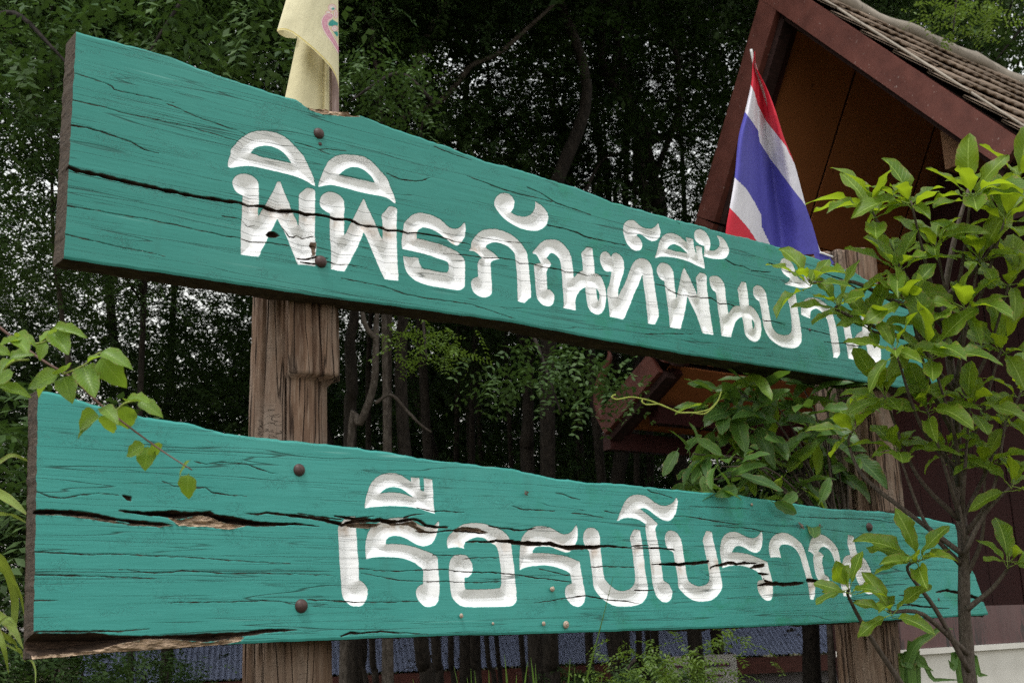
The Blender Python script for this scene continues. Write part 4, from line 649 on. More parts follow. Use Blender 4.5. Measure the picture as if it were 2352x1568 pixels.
# ------------------------------------------------------------------ thai flag on its cane behind the sign
def build_flag():
    n0 = -.24
    lft = [(1733,118),(1728,153),(1725,193),(1711,257),(1696,317),(1687,410),(1676,477),(1668,523),(1660,600)]
    rgt = [(1734,118),(1737,153),(1760,200),(1781,253),(1801,317),(1825,377),(1851,473),(1868,523),(1884,582)]
    NXf, NYf = 60, 150; ts = np.linspace(0, 1, NYf+1)
    def at(pl, t):
        pl = np.array(pl, float); k = np.linspace(0, 1, len(pl)); return np.stack([np.interp(t, k, pl[:, 0]), np.interp(t, k, pl[:, 1])], -1)
    sm = lambda pl: [tuple(p) for p in catmull(pl, 6)]
    Lp, Rp = at(sm(lft), ts), at(sm(rgt), ts); a = np.linspace(0, 1, NXf+1)
    D2 = Lp[:, None]*(1-a[None, :, None])+Rp[:, None]*a[None, :, None]
    bnd = [[(1723,192),(1733,213),(1740,240),(1761,280),(1785,310),(1806,337),(1813,353),(1830,385)], [(1711,257),(1728,280),(1741,300),(1745,327),(1768,363),(1801,407),(1831,447),(1851,473),(1880,515)],
           [(1687,408),(1711,430),(1731,460),(1748,493),(1751,523),(1768,560),(1790,620)], [(1676,477),(1695,497),(1718,523),(1738,553),(1760,590)]]
    x, y = D2[..., 0], D2[..., 1]; yb = []
    for q in bnd:
        q = np.array(q, float); g = np.interp(x, q[:, 0], q[:, 1])
        g = np.where(x < q[0, 0], q[0, 1]-(q[0, 0]-x)*1.5, g); g = np.where(x > q[-1, 0], q[-1, 1]+(x-q[-1, 0])*1.4, g); yb.append(g)
    st = np.zeros(x.shape)
    for k, g in enumerate(yb): st = st+1/(1+np.exp(-np.clip((y-g)*2.2, -40, 40)))
    V = []
    for j in range(NYf+1):
        for i in range(NXf+1):
            t = ts[j]; aa = a[i]
            fold = .075*math.sin(aa*7.2+.4+t*.5)*min(1, t*2.5)+.018*math.sin(aa*15+t*3)*t+.045*math.exp(-((aa-.47-.06*t)/.07)**2)*min(1, t*3)+.012*float(fbm(np.array(aa*3.0), np.array(t*3.0), 3, 2))
            V.append(LN(D2[j, i, 0], D2[j, i, 1], n0+fold))
    V = np.array(V); Fs = [(j*(NXf+1)+i, (j+1)*(NXf+1)+i, (j+1)*(NXf+1)+i+1, j*(NXf+1)+i+1) for j in range(NYf) for i in range(NXf)]
    base = np.array(LN(1890, 600, n0)); base[2] = ground_z(0, 0)
    def colf(n):
        r = n.new('ShaderNodeValToRGB'); r.color_ramp.interpolation = 'CONSTANT'; e = r.color_ramp.elements
        cols = [(.56, .028, .05), (.68, .66, .72), (.085, .08, .38), (.68, .66, .72), (.56, .028, .05)]
        e[0].position = 0; e[0].color = (*cols[0], 1); e[1].position = .125; e[1].color = (*cols[1], 1)
        for k in (2, 3, 4): q = e.new((k-.5)/4); q.color = (*cols[k], 1)
        n.link(n.math('DIVIDE', n.attr('stripe'), 4.0), r.inputs[0])
        fr_c = n.math('ABSOLUTE', n.math('SUBTRACT', n.math('FRACT', n.attr('stripe')), .5)); seam = n.map(fr_c, .0, .22, .55, 0)
        return n.mix(n.math('MULTIPLY', seam, n.map(n.noise(n.coord((160, 160, 160)), 1, 1), .4, .6)), r.outputs[0], (.16, .15, .2))
    t = thing('striped_flag', 'red white and blue striped flag hanging from a cane behind the sign', 'flag', Wd(base), SROT)
    me = mesh('cloth', V-base, Fs, mat_cloth('flag_cloth', colf, .25, .6)); fattr(me, 'stripe', st); obj('cloth', me, t)
    # stitched seam of the sleeve and the frayed lower corner
    pole = [LN(x, y, n0-.01) for x, y in ((1725, 114), (1733, 150), (1752, 205), (1790, 310), (1822, 400), (1862, 530), (1900, 640), (1945, 820))]
    obj('pole', mesh('pole', *tube([p-base for p in catmull(pole, 4)], [.006, .009, .011], 8), mat_paint('flag_cane', (.5, .5, .5), (.35, .33, .32))), t)
    tail = np.array([LN(x, y, n0+.13) for x, y in ((1860, 560), (1884, 578), (1905, 588), (1916, 604), (1905, 612), (1880, 612))])-base
    me = mesh('cloth_tail', tail, [(0, 1, 5), (1, 2, 3), (1, 3, 4), (1, 4, 5)], t.children[0].data.materials[0], False); fattr(me, 'stripe', [2]*6); obj('cloth_tail', me, t)
    tie = [LN(x, y, n0+.14) for x, y in ((1884, 580), (1900, 586), (1912, 590))]
    obj('tie', mesh('tie', *tube([p-base for p in tie], .005, 6), mat_paint('tie_white', (.75, .75, .75), (.6, .6, .6))), t)
build_flag()

# ------------------------------------------------------------------ yellow flag
def build_yellow():
    n0 = -.16; cvp = lambda p: ((900+p[0]/3.92)*.680556, p[1]/3.92*.680556)
    base = np.array(LN(768, 250, n0)); base[2] = 0.0
    t = thing('yellow_flag', 'pale yellow flag with a pink emblem wrapped on a pole above the sign', 'flag', Wd(base), SROT)
    hem = [cvp(p) for p in [(135,412),(180,402),(250,405),(320,430),(380,470),(450,522),(520,580),(600,645),(680,720),(760,800),(840,890),(890,970),(930,1060),(955,1180),(958,1290)]]
    hem = np.array([tuple(p) for p in catmull(hem, 5)])
    NA, NB = 150, 260; V = []; PX = []
    for j in range(NB+1):
        b = j/NB
        for i in range(NA+1):
            a = i/NA; k = a*(len(hem)-1); i0 = min(int(k), len(hem)-2); hb = hem[i0]+(hem[i0+1]-hem[i0])*(k-i0)
            tx = 678+(776-678)*a; ty = -70.0
            # left side follows the slanted roll
            x = tx+(hb[0]-tx)*b; y = ty+(hb[1]-ty)*b
            bul = .045*math.sin(math.pi*min(a*1.02, 1))+.012*float(fbm(np.array(a*4), np.array(b*3), 8, 2))-.03*(a-.5)
            V.append(LN(x, y, n0+.03+bul)); PX.append((x, y))
    Fs = [(j*(NA+1)+i, (j+1)*(NA+1)+i, (j+1)*(NA+1)+i+1, j*(NA+1)+i+1) for j in range(NB) for i in range(NA)]
    PX = np.array(PX)
    def sdf(pts): q = np.array([cvp(p) for p in smooth_poly(pts, 3)]); return poly_sdf(PX[:, 0], PX[:, 1], [q])
    colr = np.tile(np.array([.70, .65, .44]), (len(PX), 1))
    def paint(s, c): m = np.clip(s/.7+.5, 0, 1)[:, None]; colr[:] = colr*(1-m)+np.array(c)*m
    rib = [(862,188),(795,190),(748,235),(733,300),(750,380),(800,470),(860,550),(910,630),(952,705),(956,640),(920,560),(880,490),(842,420),(812,350),(803,310),(818,270),(862,240),(876,212)]
    s = sdf(rib); paint(s+2.3, (.55, .2, .28)); paint(s+1.7, (.85, .82, .72)); paint(s, (.66, .27, .40))
    lt = np.abs(np.sin(PX[:, 1]*1.55)+.4*np.sin(PX[:, 0]*2.1)) < .45; paint(np.where(lt, np.minimum(s-1.6, .6), -1)+0., (.78, .6, .6))
    s = sdf([(815,330),(830,290),(870,258),(925,295),(945,300),(940,350),(905,335),(895,365),(860,350),(830,345)]); paint(s, (.06, .33, .30))
    s = sdf([(880,420),(940,420),(945,470),(930,490)]); paint(s, (.06, .33, .30))
    for (ex, ey, rx, ry) in ((865, 105, 55, 50), (915, 190, 30, 60), (815, 165, 38, 20), (900, 380, 45, 40)):
        el_ = [(ex+rx*math.cos(q), ey+ry*math.sin(q)) for q in np.linspace(0, 2*math.pi, 14, endpoint=False)]
        s = sdf(el_); paint(s, (.62, .22, .24)); paint(s-1.3, (.82, .8, .78)); paint(np.minimum(s-3.0, .8-np.abs(s-4)), (.7, .35, .35))
    paint(sdf([(850,120),(880,100),(905,118),(880,140)]), (.06, .33, .30))
    bb = np.repeat(np.linspace(0, 1, NB+1), NA+1); paint(np.where((bb > .972) & (bb < .985), .6, -1), (.62, .5, .16)); paint(np.where(bb > .985, .2, -1), (.74, .66, .36))
    def colf(n): return n.mix(n.math('MULTIPLY', n.map(n.noise(n.coord((5, 5, 5)), 1, 5, .7), .5, .8), .35), n.attr('print', 'Color'), (.52, .46, .28))
    mt = mat_cloth('yellow_cloth', colf, .25)
    def addcol(me, c):
        a = me.attributes.new('print', 'FLOAT_COLOR', 'POINT'); a.data.foreach_set('color', np.concatenate([c, np.ones((len(c), 1))], 1).astype(np.float32).ravel())
    me = mesh('cloth', np.array(V)-base, Fs, mt); addcol(me, colr); o = obj('cloth', me, t)
    # inside of the roll and the tube of cloth hanging below it
    V = []; NA, NB = 40, 60; top = [cvp(p) for p in [(137,405),(230,330),(390,380)]]; low = [cvp(p) for p in [(137,415),(170,455),(240,495),(320,508),(395,510)]]
    lo_ = np.array(catmull(low, 6)); tp_ = np.array(catmull(top, 12)); rows = []
    for b in np.linspace(0, 1, 10):
        for a in np.linspace(0, 1, NA+1):
            p = np.array([np.interp(a, np.linspace(0, 1, len(tp_)), tp_[:, c]) for c in (0, 1)])*(1-b)+np.array([np.interp(a, np.linspace(0, 1, len(lo_)), lo_[:, c]) for c in (0, 1)])*b
            V.append(LN(p[0], p[1], n0-.02-.03*math.sin(math.pi*a)))
    Fs = [(j*(NA+1)+i, (j+1)*(NA+1)+i, (j+1)*(NA+1)+i+1, j*(NA+1)+i+1) for j in range(9) for i in range(NA)]
    me = mesh('cloth_roll', np.array(V)-base, Fs, mt); addcol(me, np.tile([.66, .60, .37], (len(V), 1))); obj('cloth_roll', me, t)
    V = []; NA, NB = 70, 50
    for j in range(NB+1):
        b = j/NB; y = 50+(262-50)*b; xl = 683-28*((y-88)/134); xr = 757
        for i in range(NA+1):
            a = i/NA; x = xl+(xr-xl)*a
            bul = .05*math.sin(math.pi*min(a/.84, 1)*.9+.15) if a < .84 else .012+.022*math.sin(math.pi*(a-.84)/.16)
            V.append(LN(x, y, n0-.045+bul+.008*float(fbm(np.array(a*5), np.array(b*4), 9, 2))))
    Fs = [(j*(NA+1)+i, (j+1)*(NA+1)+i, (j+1)*(NA+1)+i+1, j*(NA+1)+i+1) for j in range(NB) for i in range(NA)]
    me = mesh('cloth_fold', np.array(V)-base, Fs, mt); addcol(me, np.tile([.66, .60, .38], (len(V), 1))); obj('cloth_fold', me, t)
    p1, p2 = LN(768, -90, n0-.03), LN(768, 420, n0-.03)
    v, f = box(p2[0]-.0125, p2[0]+.0125, p2[1]-.01, p2[1]+.01, p2[2], p1[2]); v = np.array(v)-base
    obj('pole', mesh('pole', v, f, mat_wood('flagpole_wood', (40, 40, 8), (.14, .09, .08), (.26, .19, .17), (.4, .32, .29), .001), False), t)
build_yellow()

# ------------------------------------------------------------------ pavilion
M_MAROON = mat_paint('maroon_paint', (.075, .022, .016), (.12, .038, .028), (.30, .23, .21), (4, 9, 9), .70, .55, .003)
M_MAROON_D = mat_paint('dark_maroon_paint', (.028, .0065, .0065), (.04, .010, .009), None, (3, 3, 3), rough=.6)
M_ORANGE = mat_paint('orange_panel', (.38, .135, .05), (.31, .105, .036), (.14, .045, .013), (2, 2, 2), .70, .6)
M_DARKWOOD = mat_wood('dark_batten', (5, 20, 20), (.012, .006, .005), (.03, .013, .011), (.05, .022, .02), .001)
M_BEAM = mat_wood('beam_end', (4, 60, 60), (.10, .05, .03), (.22, .11, .06), (.36, .22, .13), .004)
M_TILE = mat_paint('weathered_tile', (.14, .10, .072), (.24, .175, .125), (.06, .045, .037), (5, 9, 9), .56, .9, .004)
M_MORTAR = mat_paint('ridge_mortar', (.30, .26, .215), (.21, .18, .15), (.06, .05, .045), (6, 6, 6), .64, .9, .006)
M_WHITE = mat_paint('white_plaster', (.62, .60, .56), (.52, .50, .46), (.36, .31, .25), (5, 5, 5), .76, .9, .003)
M_PLUM = mat_paint('plum_tile_band', (.095, .042, .043), (.060, .028, .030), (.020, .015, .016), (5, 5, 1.1), .56, .35, .006)
A0 = L(P(1775, -60, 8.0))
def rel(x, y): q = LU(x, y, A0[0]); return q-A0
def build_pavilion():
    base = np.array([A0[0], A0[1], ground_z(*Wd(A0)[:2])]); t = thing('pavilion', 'maroon and orange wooden pavilion with steep tiled gable roof behind the sign', 'pavilion', Wd(base), SROT)
    up = lambda name, vf, m, smooth=False, par=t: obj(name, mesh(name, np.array(vf[0], float)-base, vf[1], m, smooth), par)
    def slab(quad, thick):                                                  # quad = 4 points, thickened along its normal
        q = [np.array(p, float) for p in quad]; nn = _n(np.cross(q[1]-q[0], q[3]-q[0]))*thick
        return q+[p+nn for p in q], [(3, 2, 1, 0), (4, 5, 6, 7), (0, 1, 5, 4), (1, 2, 6, 5), (2, 3, 7, 6), (3, 0, 4, 7)]
    # profile in (y behind, z): apex, back slope breaks, eave / front slope
    ap = A0[1:]
    bk = [rel(1612, 500)[1:]+ap, rel(1500, 812)[1:]+ap, rel(1377, 955)[1:]+ap]
    fr = [rel(2100, 170)[1:]+ap, rel(2356, 326)[1:]+ap]
    prof_b = [ap, bk[0], bk[1], bk[2]]; prof_f = [ap, fr[0], fr[1], fr[1]+(fr[1]-fr[0])*1.7]  # front slope lengthened beyond the view to shade the wall
    u0 = A0[0]; LEN = 6.4
    def board_along(p, q, w, uu0, uu1, name, m, off=0.0):                   # barge board hanging below the line p-q
        p, q = np.array(p), np.array(q); d = _n(q-p); nrm = np.array([-d[1], d[0]]); nrm = nrm if nrm[1] < 0 else -nrm
        a, b, c, e = p+nrm*off, q+nrm*off, q+nrm*(off+w), p+nrm*(off+w); V = [(u, *r) for u in (uu0, uu1) for r in (a, b, c, e)]
        return up(name, (V, [(0, 1, 2, 3), (7, 6, 5, 4), (0, 4, 5, 1), (1, 5, 6, 2), (2, 6, 7, 3), (3, 7, 4, 0)]), m)
    for k, (a, b) in enumerate(zip(prof_b[:-1], prof_b[1:])): board_along(a, b, .175, u0-.05+.004*k, u0+.0, 'barge_board', M_MAROON)
    board_along(prof_f[0], prof_f[2], .168, u0-.052, u0+.0, 'barge_board', M_MAROON)
    for k, (a, b) in enumerate(zip(prof_b[:-1], prof_b[1:])): board_along(a, b, .06, u0+.002, u0+.10, 'rafter', M_DARKWOOD, .16)
    board_along(prof_f[0], prof_f[2], .06, u0+.002, u0+.12, 'rafter', M_DARKWOOD, .14)
    for k, (a, b) in enumerate(zip(prof_b[:-1], prof_b[1:])):               # batten between board and panels
        board_along(a, b, .05, u0+.11, u0+.20, 'rafter', M_MAROON_D, .12)
    # soffit panels under the back slope, with dark joints
    nsl = []
    seams = [u0+.10, u0+.95, u0+2.0, u0+3.1, u0+4.2, u0+LEN]
    for a, b in zip(prof_b[:-1], prof_b[1:]):
        a, b = np.array(a), np.array(b); d = _n(b-a); nrm = np.array([-d[1], d[0]]); nrm = nrm if nrm[1] < 0 else -nrm
        if a[1] > ap[1]-.01: a = a+d*.30
        for s0, s1 in zip(seams[:-1], seams[1:]):
            q = [(s0+.015, *(a+nrm*.10)), (s0+.015, *(b+nrm*.10)), (s1-.015, *(b+nrm*.10)), (s1-.015, *(a+nrm*.10))]
            V = q+[(u, y, z) for (u, y, z) in [(c[0], *(np.array(c[1:])-nrm*.012)) for c in q]]
            up('soffit_panel', (V, [(0, 1, 2, 3), (7, 6, 5, 4), (0, 4, 5, 1), (1, 5, 6, 2), (2, 6, 7, 3), (3, 7, 4, 0)]), M_ORANGE)
        V = [(u, *r) for u in (u0+.02, u0+LEN) for r in (a+nrm*.02, b+nrm*.02, b+nrm*.085, a+nrm*.085)]
        up('roof_deck', (V, [(0, 1, 2, 3), (7, 6, 5, 4), (0, 4, 5, 1), (1, 5, 6, 2), (2, 6, 7, 3), (3, 7, 4, 0)]), M_DARKWOOD)
    a, b = np.array(prof_f[0]), np.array(prof_f[3]); d = _n(b-a); nrm = np.array([-d[1], d[0]]); nrm = nrm if nrm[1] < 0 else -nrm
    V = [(u, *r) for u in (u0+.02, u0+LEN) for r in (a+nrm*.02, b+nrm*.02, b+nrm*.085, a+nrm*.085)]
    up('roof_deck', (V, [(0, 1, 2, 3), (7, 6, 5, 4), (0, 4, 5, 1), (1, 5, 6, 2), (2, 6, 7, 3), (3, 7, 4, 0)]), M_DARKWOOD)
    V = [(u, *r) for u in (u0+.10, u0+LEN) for r in (a+nrm*.10, b+nrm*.10, b+nrm*.115, a+nrm*.115)]
    up('soffit_panel', (V, [(0, 1, 2, 3), (7, 6, 5, 4), (0, 4, 5, 1), (1, 5, 6, 2), (2, 6, 7, 3), (3, 7, 4, 0)]), M_ORANGE)
    # wavy roof tiles on the near slope, one object each
    tw, tl = .20, .30; L_ = np.linalg.norm(b-a); VV = []; FF = []; ns = 8
    for k in range(2):
        for i in range(ns+1):
            x = i/ns*tw; h = .006*math.sin(2*math.pi*i/ns*2)+.02
            VV.append((x, 0, h-.012*(1-k)-.0)); 
    o = len(VV)
    for k in range(2):
        for i in range(ns+1): x = i/ns*tw; h = .006*math.sin(2*math.pi*i/ns*2)+.008; VV.append((x, 0, h-.012*(1-k)))
    VV = [(x, (0 if (j//(ns+1)) % 2 == 0 else tl*1.08), z+(.016 if (j//(ns+1)) % 2 else 0)) for j, (x, _, z) in enumerate(VV)]
    for i in range(ns):
        FF.append((i, i+1, ns+2+i, ns+1+i)); FF.append((o+ns+1+i, o+ns+2+i, o+i+1, o+i)); FF.append((ns+1+i, ns+2+i, o+ns+2+i, o+ns+1+i)); FF.append((i+1, i, o+i, o+i+1))
    tm = mesh('tile', VV, FF, M_TILE, True); outn = -nrm; k = 0; row = 0; s = 0.05
    while s < L_:
        c = a+d*s
        for j in range(int((LEN-1.0)/tw)):
            if k >= 296: break
            ob = obj('tile', tm, t); jit = rnd.uniform(-.006, .006)
            X = Vector((1, 0, 0)); Yv = Vector((0, *d)); Zv = Vector((0, *outn)); p = np.array([u0-.03+j*tw, *(c+outn*(0.0+jit))])-base
            ob.matrix_local = Matrix(((X.x, Yv.x, Zv.x, p[0]), (X.y, Yv.y, Zv.y, p[1]), (X.z, Yv.z, Zv.z, p[2]), (0, 0, 0, 1))); k += 1
        s += tl
    # mortar along the ridge and the rake
    rid = [(u0-.06+q, ap[0]+.012*math.sin(q*7), ap[1]+.02+.006*math.sin(q*13)) for q in np.linspace(0, LEN, 60)]
    up('ridge_cap', tube(rid, .055, 8, .8, 3), M_MORTAR, True)
    rk = [np.array([u0-.015, *(a+d*q+outn*.035)]) for q in np.linspace(0, L_, 24)]; up('rake_mortar', tube(rk, .008, 6, .5, 5), M_MORTAR, True)
    # finial at the flared lower eave
    e = rel(1377, 955)+A0
    fin = [LU(x, y, u0-.03) for x, y in ((1383, 965), (1374, 930), (1376, 890), (1388, 850), (1400, 822), (1398, 806))]
    up('eave_finial', tube(catmull(fin, 5), [.022, .036, .038, .032, .022, .008], 8), M_MAROON, True)
    # purlins and beams seen below
    def beam(name, m, u_0, u_1, yc, zc, wy, wz): up(name, box(u_0, u_1, yc-wy/2, yc+wy/2, zc-wz/2, zc+wz/2), m)
    q = (np.array(bk[1])*.55+np.array(bk[2])*.45); beam('purlin', M_MAROON_D, u0+.21, u0+LEN, q[0]-.02, q[1]-.22, .10, .14)
    beam('eave_beam', M_MAROON_D, u0+.02, u0+LEN, bk[2][0]-.04, bk[2][1]-.19, .08, .13)
    pb = LU(2206, 330, u0+.18); beam('beam_end', M_BEAM, u0+.18, u0+2.5, pb[1], pb[2], .23, .24)
    pc = LU(2320, 372, u0+.30); yl = a[0]+d[0]*((pc[2]+.24-a[1])/d[1]); up('tie_beam', box(u0+.30, u0+.44, yl, pc[1]+.16, pc[2]-.085, pc[2]+.085), M_MAROON)
    beam('beam', M_MAROON_D, u0+.25, u0+LEN, pc[1]-.05, pc[2]-.28, .12, .14)
    # walls of upright maroon boards
    uw = LN(1862, 900, -3.3)[0]; zt_ = 4.5; x = uw; kk = 0
    while x < u0+LEN:
        w = .22+.03*rnd.random(); up('wall_board', box(x+.004, x+w-.004, 1.15+.006*(kk % 2), 1.19+.006*(kk % 2), 1.2, zt_), M_MAROON_D); x += w; kk += 1
    for k2 in range(9):
        y0 = 1.21+k2*.235; up('wall_board', box(uw+.006*(k2 % 2), uw+.04+.006*(k2 % 2), y0+.004, y0+.231, -1.2, min(4.9, 5.1-abs(y0+.1-A0[1])*1.0)), M_MAROON_D)
    # low plinth: plum tile band over white plaster
    pl = LN(2064, 1425, -.75); pt = LN(2269, 1390, -.75); pw = LN(2240, 1494, -.75)
    up('plinth_band', box(pl[0], u0+LEN, .75, 1.14, pw[2]+.03, pt[2]), M_PLUM)
    up('plinth_ledge', box(pl[0]-.01, u0+LEN, .735, 1.14, pw[2], pw[2]+.028), M_WHITE)
    up('plinth_wall', box(pl[0]+.02, u0+LEN, .765, 1.14, -.3, pw[2]-.001), M_WHITE)
    up('plinth_wall', box(uw+.06, u0+LEN, 1.25, 3.2, -1.6, 1.5), M_MAROON_D)
build_pavilion()

# ------------------------------------------------------------------ low buildings under blue roofs beyond the trees
M_BLUE = mat_paint('blue_roof_sheet', (.22, .255, .40), (.27, .31, .46), (.04, .035, .03), (1.2, 1.2, 1.2), .64, .45, .001)
M_LILAC = mat_paint('pale_wall', (.34, .32, .34), (.28, .26, .28), None, (2, 2, 2), rough=.9)
M_LATTICE = mat_paint('yellow_lattice', (.40, .26, .05), (.33, .2, .04), None, (6, 6, 6))
M_DARK = mat_paint('dark_inside', (.012, .011, .010), (.016, .014, .012), None)  # shade inside the rooms put into a near-black colour
def corrugated(u0_, u1, p_eave, p_top, pitch=.07, amp=.011):
    # sheet from eave line to top line (points given as (y,z)), ribs running down the slope
    n_ = int((u1-u0_)/pitch*4); V = []; Fs = []
    for i in range(n_+1):
        u = u0_+(u1-u0_)*i/n_; h = amp*math.sin(2*math.pi*i/4.0)
        for (yy, zz) in (p_eave, p_top): V.append((u, yy, zz+h))
    for i in range(n_): Fs.append((i*2, i*2+2, i*2+3, i*2+1))
    return V, Fs
def build_house(name, label, c_px, depth, rot, length, eave_px_y, roof_rise, roof_run, windows):
    c = P(*c_px, depth); zg = ground_z(c[0], c[1]); t = thing(name, label, 'building', (c[0], c[1], zg), rot)
    ze = c[2]-zg; h = length/2
    obj('roof', mesh('roof', *corrugated(-h, h, (-.7, ze), (-.7+roof_run, ze+roof_rise)), M_BLUE, True), t)
    obj('roof', mesh('roof', *corrugated(-h, h, (-.7+2*roof_run, ze), (-.7+roof_run+.01, ze+roof_rise)), M_BLUE, True), t)
    obj('fascia', mesh('fascia', *box(-h, h, -.66, -.6, ze-.24, ze-.03), M_MAROON, False), t)
    # front wall in pieces round the openings
    zs0, zs1 = .55, ze-.42; xs = sorted(windows); x = -h+.25
    for (w0, w1, kind) in xs+[(h-.25, h-.25, None)]:
        obj('wall', mesh('wall', *box(x, w0, 0, .15, 0, ze-.2), M_LILAC, False), t); x = w1
        if kind is None: continue
        obj('wall', mesh('wall', *box(w0, w1, .002, .15, zs1, ze-.2), M_LILAC, False), t)
        if kind == 'window': obj('wall', mesh('wall', *box(w0, w1, .002, .15, 0, zs0), M_LILAC, False), t)
        b0 = zs0 if kind == 'window' else 0.0
        w = obj('window' if kind == 'window' else 'door', mesh('frame', *join([box(w0, w0+.07, -.02, .08, b0, zs1), box(w1-.07, w1, -.02, .08, b0, zs1), box(w0+.07, w1-.07, -.02, .08, zs1-.07, zs1)]), M_WHITE if kind == 'window' else M_LATTICE, False), t)
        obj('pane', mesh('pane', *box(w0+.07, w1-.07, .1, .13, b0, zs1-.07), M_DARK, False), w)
        nb = max(3, int((w1-w0)/.13))
        for q in range(nb): xx = w0+.07+(w1-w0-.14)*(q+.5)/nb; obj('lattice_bar', mesh('lattice_bar', *box(xx-.014, xx+.014, .03, .05, b0, zs1-.07), M_LATTICE, False), w)
        for q in range(3): zz = b0+(zs1-b0)*(q+.6)/3.4; obj('lattice_bar', mesh('lattice_bar', *box(w0+.07, w1-.07, .052, .066, zz-.014, zz+.014), M_LATTICE, False), w)
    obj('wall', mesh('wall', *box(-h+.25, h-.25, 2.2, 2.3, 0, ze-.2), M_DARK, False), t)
    return t
build_house('blue_roofed_hall', 'long low hall with blue corrugated roof behind the trunks', (810, 1543), 15.6, math.radians(12), 6.6, 0, 1.9, 3.0, [(-2.6, -1.5, 'window'), (-.5, .5, 'door'), (1.4, 2.6, 'window')])
build_house('school_block', 'pale block with blue roof and yellow latticed windows right of centre', (1700, 1503), 17.0, math.radians(9), 9.5, 0, 1.7, 2.8, [(-3.2, -2.0, 'window'), (-.6, .5, 'door'), (1.2, 2.6, 'window')])
c = P(1640, 1560, 14.0); nb_ = thing('notice_board', 'white printed notice board standing before the latticed windows', 'notice board', (c[0], c[1], ground_z(c[0], c[1])), .1)
zz = c[2]-ground_z(c[0], c[1])
obj('panel', mesh('panel', *box(-.55, .28, -.02, .02, zz-.5, zz+.28), M_WHITE, False), nb_)
for q in (-.5, .22): obj('post', mesh('post', *box(q-.03, q+.03, .022, .07, 0, zz+.3), M_DARKWOOD, False), nb_)
for k in range(4): obj('text_line', mesh('text_line', *box(-.48, .2-.09*(k % 2), -.026, -.021, zz+.16-.12*k-.02, zz+.16-.12*k+.02), mat_paint('print_ink', (.06, .05, .12), (.2, .05, .06)), False), nb_)
# ------------------------------------------------------------------ leaves
def leaf_mesh(name, kind, mat, seed, fold=.18, curl=.25, wave=.05, pet=.18, W=.5, holes=False):
    rr = random.Random(seed); nL, cols = 11, (-1, -.55, 0, .55, 1); V = []; UV = []
    for i in range(nL+1):
        x = i/nL
        if kind == 'obovate': w = (math.sin(math.pi/2*min(x/.6, 1))**1.15 if x < .6 else max(0, math.cos(math.pi/2*(x-.6)/.4))**.55)
        elif kind == 'ovate': w = (x**.5)*((1-x)**.95)*2.05 if x < 1 else 0
        else: w = (x**.6)*((1-x)**.7)*1.55 if x < 1 else 0
        w *= W*.5; ph = rr.random()*6
        for c in cols:
            wv = wave*math.sin(x*13+ph*.15+seed+(1.3 if c > 0 else 0))*abs(c)**2
            ee = 1+.07*math.sin(x*19+seed*2+c*2)*(abs(c) == 1)
            y = c*w*ee; z = abs(y)*fold*2-curl*x*x+wv*.6
            V.append((pet+x*(1-.10*curl)*1.0, y, z)); UV.append((x, .5+.5*c))
    Fs = [(i*5+j, (i+1)*5+j, (i+1)*5+j+1, i*5+j+1) for i in range(nL) for j in range(4)]
    o = len(V); r = .013
    for x, zz in ((0, 0.0), (pet+.04, -.003)):
        for q in range(3): V.append((x, r*math.cos(q*2.09), zz+r*math.sin(q*2.09))); UV.append((x, .5))
    Fs += [(o+q, o+(q+1) % 3, o+3+(q+1) % 3, o+3+q) for q in range(3)]
    me = mesh(name, V, Fs, mat, True); uvl = me.uv_layers.new(name='UVMap')
    li = np.zeros(len(me.loops), np.int32); me.loops.foreach_get('vertex_index', li); uvl.data.foreach_set('uv', np.array(UV, np.float32)[li].ravel())
    return me
def put_leaf(me, parent, base, p, d, nrm, ln, wd=None, name='leaf'):
    d = _n(np.asarray(d, float)); nrm = np.asarray(nrm, float); nrm = nrm-d*(nrm@d)
    if np.linalg.norm(nrm) < 1e-3: nrm = np.cross(d, [1, .3, .2])
    nrm = _n(nrm); y = np.cross(nrm, d); wd = wd or ln; q = np.asarray(p)-base
    o = obj(name, me, parent); o.matrix_local = Matrix(((d[0]*ln, y[0]*wd, nrm[0]*ln, q[0]), (d[1]*ln, y[1]*wd, nrm[1]*ln, q[1]), (d[2]*ln, y[2]*wd, nrm[2]*ln, q[2]), (0, 0, 0, 1)))
    return o
UPV = np.array([0, 0, 1.0]); RIGHT = np.array([r_[0], r_[1], r_[2]]); TOCAM = -FWW
